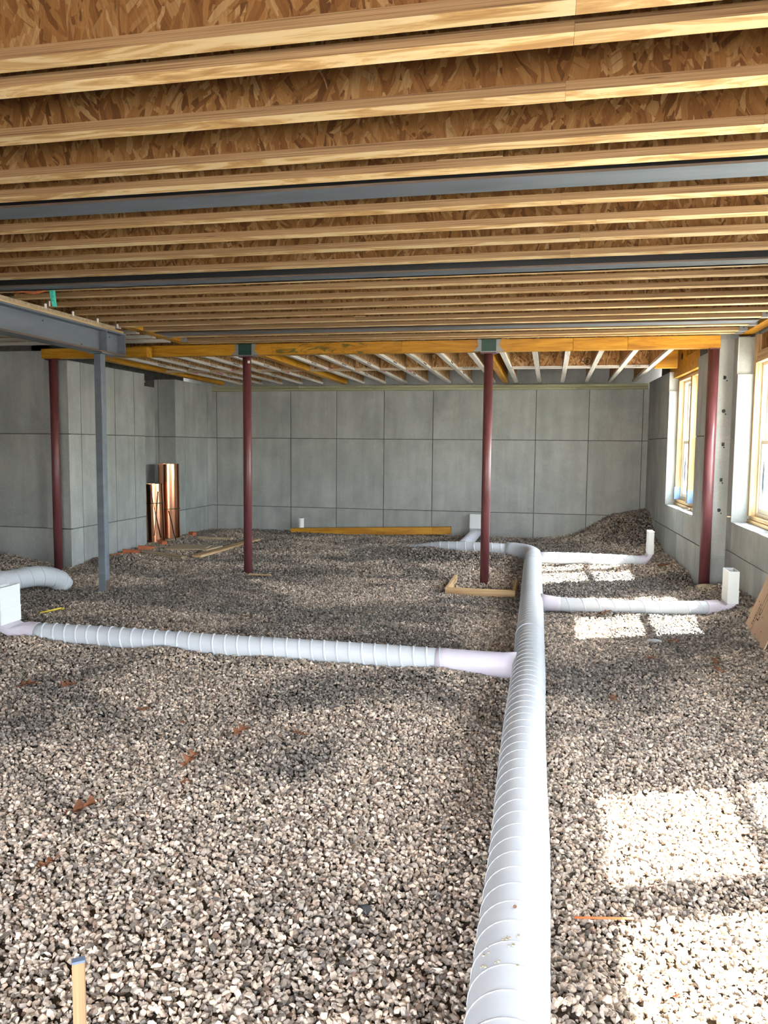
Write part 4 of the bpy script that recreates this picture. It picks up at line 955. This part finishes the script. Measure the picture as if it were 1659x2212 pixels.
# stake
stk = thing('wooden_stake', (-1.045, 1.545, .0), 'slim pale wooden stake with a blue-grey painted top', 'stake')
ms = Matrix.Translation((-1.045, 1.545, 0)) @ Matrix.Rotation(.62, 4, 'Z')
b_ = B((-.0145, .0145, -.009, .009, -.1, .497)); 
bmesh.ops.bevel(b_, geom=[e for e in b_.edges if abs(e.verts[0].co.z - e.verts[1].co.z) > .1], offset=.003, segments=1, affect='EDGES'); bmesh.ops.transform(b_, matrix=ms, verts=b_.verts[:])
obj('stake_shaft', b_, 'stakewood', parent=stk)
obj('painted_top', B((-.0148, .0148, -.0093, .0093, .494, .5003), bevel=.001, mtx=ms), 'bluepaint', parent=stk)
# orange rod, yellow strap
b_ = bmesh.new(); tube(b_, [(.125, 2.715, 0), (.33, 2.755, 0)], .0042, 8); bmesh.ops.translate(b_, verts=b_.verts[:], vec=(0, 0, max(gz(.125, 2.715), gz(.33, 2.755)) + .022))
tag(obj('orange_rod', b_, 'orange', loc=(.23, 2.735, .02), smooth=True), 'thin orange plastic rod lying right of the main duct', 'rod')
z_ = gz(-4.87, 6.9) + .02; b_ = bmesh.new(); tube(b_, [(-4.93, 6.80, z_), (-4.88, 6.93, z_ + .004), (-4.85, 7.02, z_ + .008), (-4.83, 7.04, z_ + .004), (-4.82, 7.0, z_ - .004)], .010, 6)
tag(obj('yellow_strap', b_, 'yellow', loc=(-4.88, 6.93, z_ - .02), smooth=True), 'short yellow plastic strip on the gravel behind the left boot', 'strip')
# dead oak leaves
def leaf_mesh(seed, L_=.075):
    rl = random.Random(seed); b_ = bmesh.new(); n = 25; mid = []; lf = []; rt = []
    for i in range(n):
        t = i / (n - 1); x = (t - .5) * 2 * L_; lobe = .62 + .38 * cos(2 * pi * 3.4 * t + seed)
        w = L_ * .62 * sin(pi * min(1, t * .93 + .07)) * (lobe if t > .14 else .12); z = .024 * sin(t * 2.6 + seed) + .004 * cos(i * .9)
        mid.append(b_.verts.new((x, 0, z))); lf.append(b_.verts.new((x + .006, w, z + .35 * w + .004 * rl.uniform(-1, 1)))); rt.append(b_.verts.new((x + .006, -w, z + .28 * w + .004 * rl.uniform(-1, 1))))
    for i in range(n - 1):
        b_.faces.new((mid[i], mid[i + 1], lf[i + 1], lf[i])); b_.faces.new((mid[i + 1], mid[i], rt[i], rt[i + 1]))
    g_ = bmesh.ops.extrude_face_region(b_, geom=b_.faces[:]); bmesh.ops.translate(b_, verts=[e for e in g_['geom'] if isinstance(e, bmesh.types.BMVert)], vec=(0, 0, .0012))
    return b_
LEAVES = [(-3.50, 4.67, 'dead oak leaf at the left edge below the branch duct'), (-3.23, 4.74, 'dead oak leaf, right of the leftmost one below the branch duct'), (-2.485, 4.42, 'curled dead oak leaf left of centre, below the branch duct'), (-2.15, 4.35, 'dead oak leaf left of centre, just right of a curled one'),
          (-3.27, 4.12, 'long brown leaf touching the left frame edge'), (-1.363, 4.224, 'long curled brown leaf in the middle of the gravel'), (-1.74, 4.20, 'reddish dead leaf left of the long curled one'), (-1.83, 3.74, 'dead leaf alone in the left foreground gravel'),
          (-2.08, 3.12, 'large dead oak leaf in the left foreground'), (-1.96, 2.67, 'reddish dead leaf above the stake on the left'), (-1.72, 3.45, 'crumpled dead leaf between the large leaf and the duct'), (.47, 5.34, 'dead leaf in the shaded gravel right of the duct'),
          (.82, 6.44, 'dead leaf on the right, before the sunlit gravel'), (1.08, 7.0, 'dark leaf left of the leaning panel'), (1.31, 6.45, 'upright dark red leaf below the leaning panel'), (1.30, 6.2, 'flat brown leaf near the leaning panel, toward the camera'), (.38, 2.46, 'sunlit rust-coloured leaf at the lower right'), (-2.84, 7.1, 'dead leaf beyond the left branch duct'), (.58, 8.05, 'orange-brown leaf in the sunlit strip below the right branch duct')]
for i, (x, y, lb) in enumerate(LEAVES):
    o = obj('oak_leaf', leaf_mesh(i, .075 if i not in (8,) else .10), 'leaf', local=True)
    o.location = (x, y, gz(x, y) + .018); o.rotation_euler = (rs.uniform(-.2, .2), rs.uniform(-.2, .2), rs.uniform(0, 6.28)); tag(o, lb, 'leaf', 'dead oak leaves on the gravel')
bpy.context.view_layer.update()
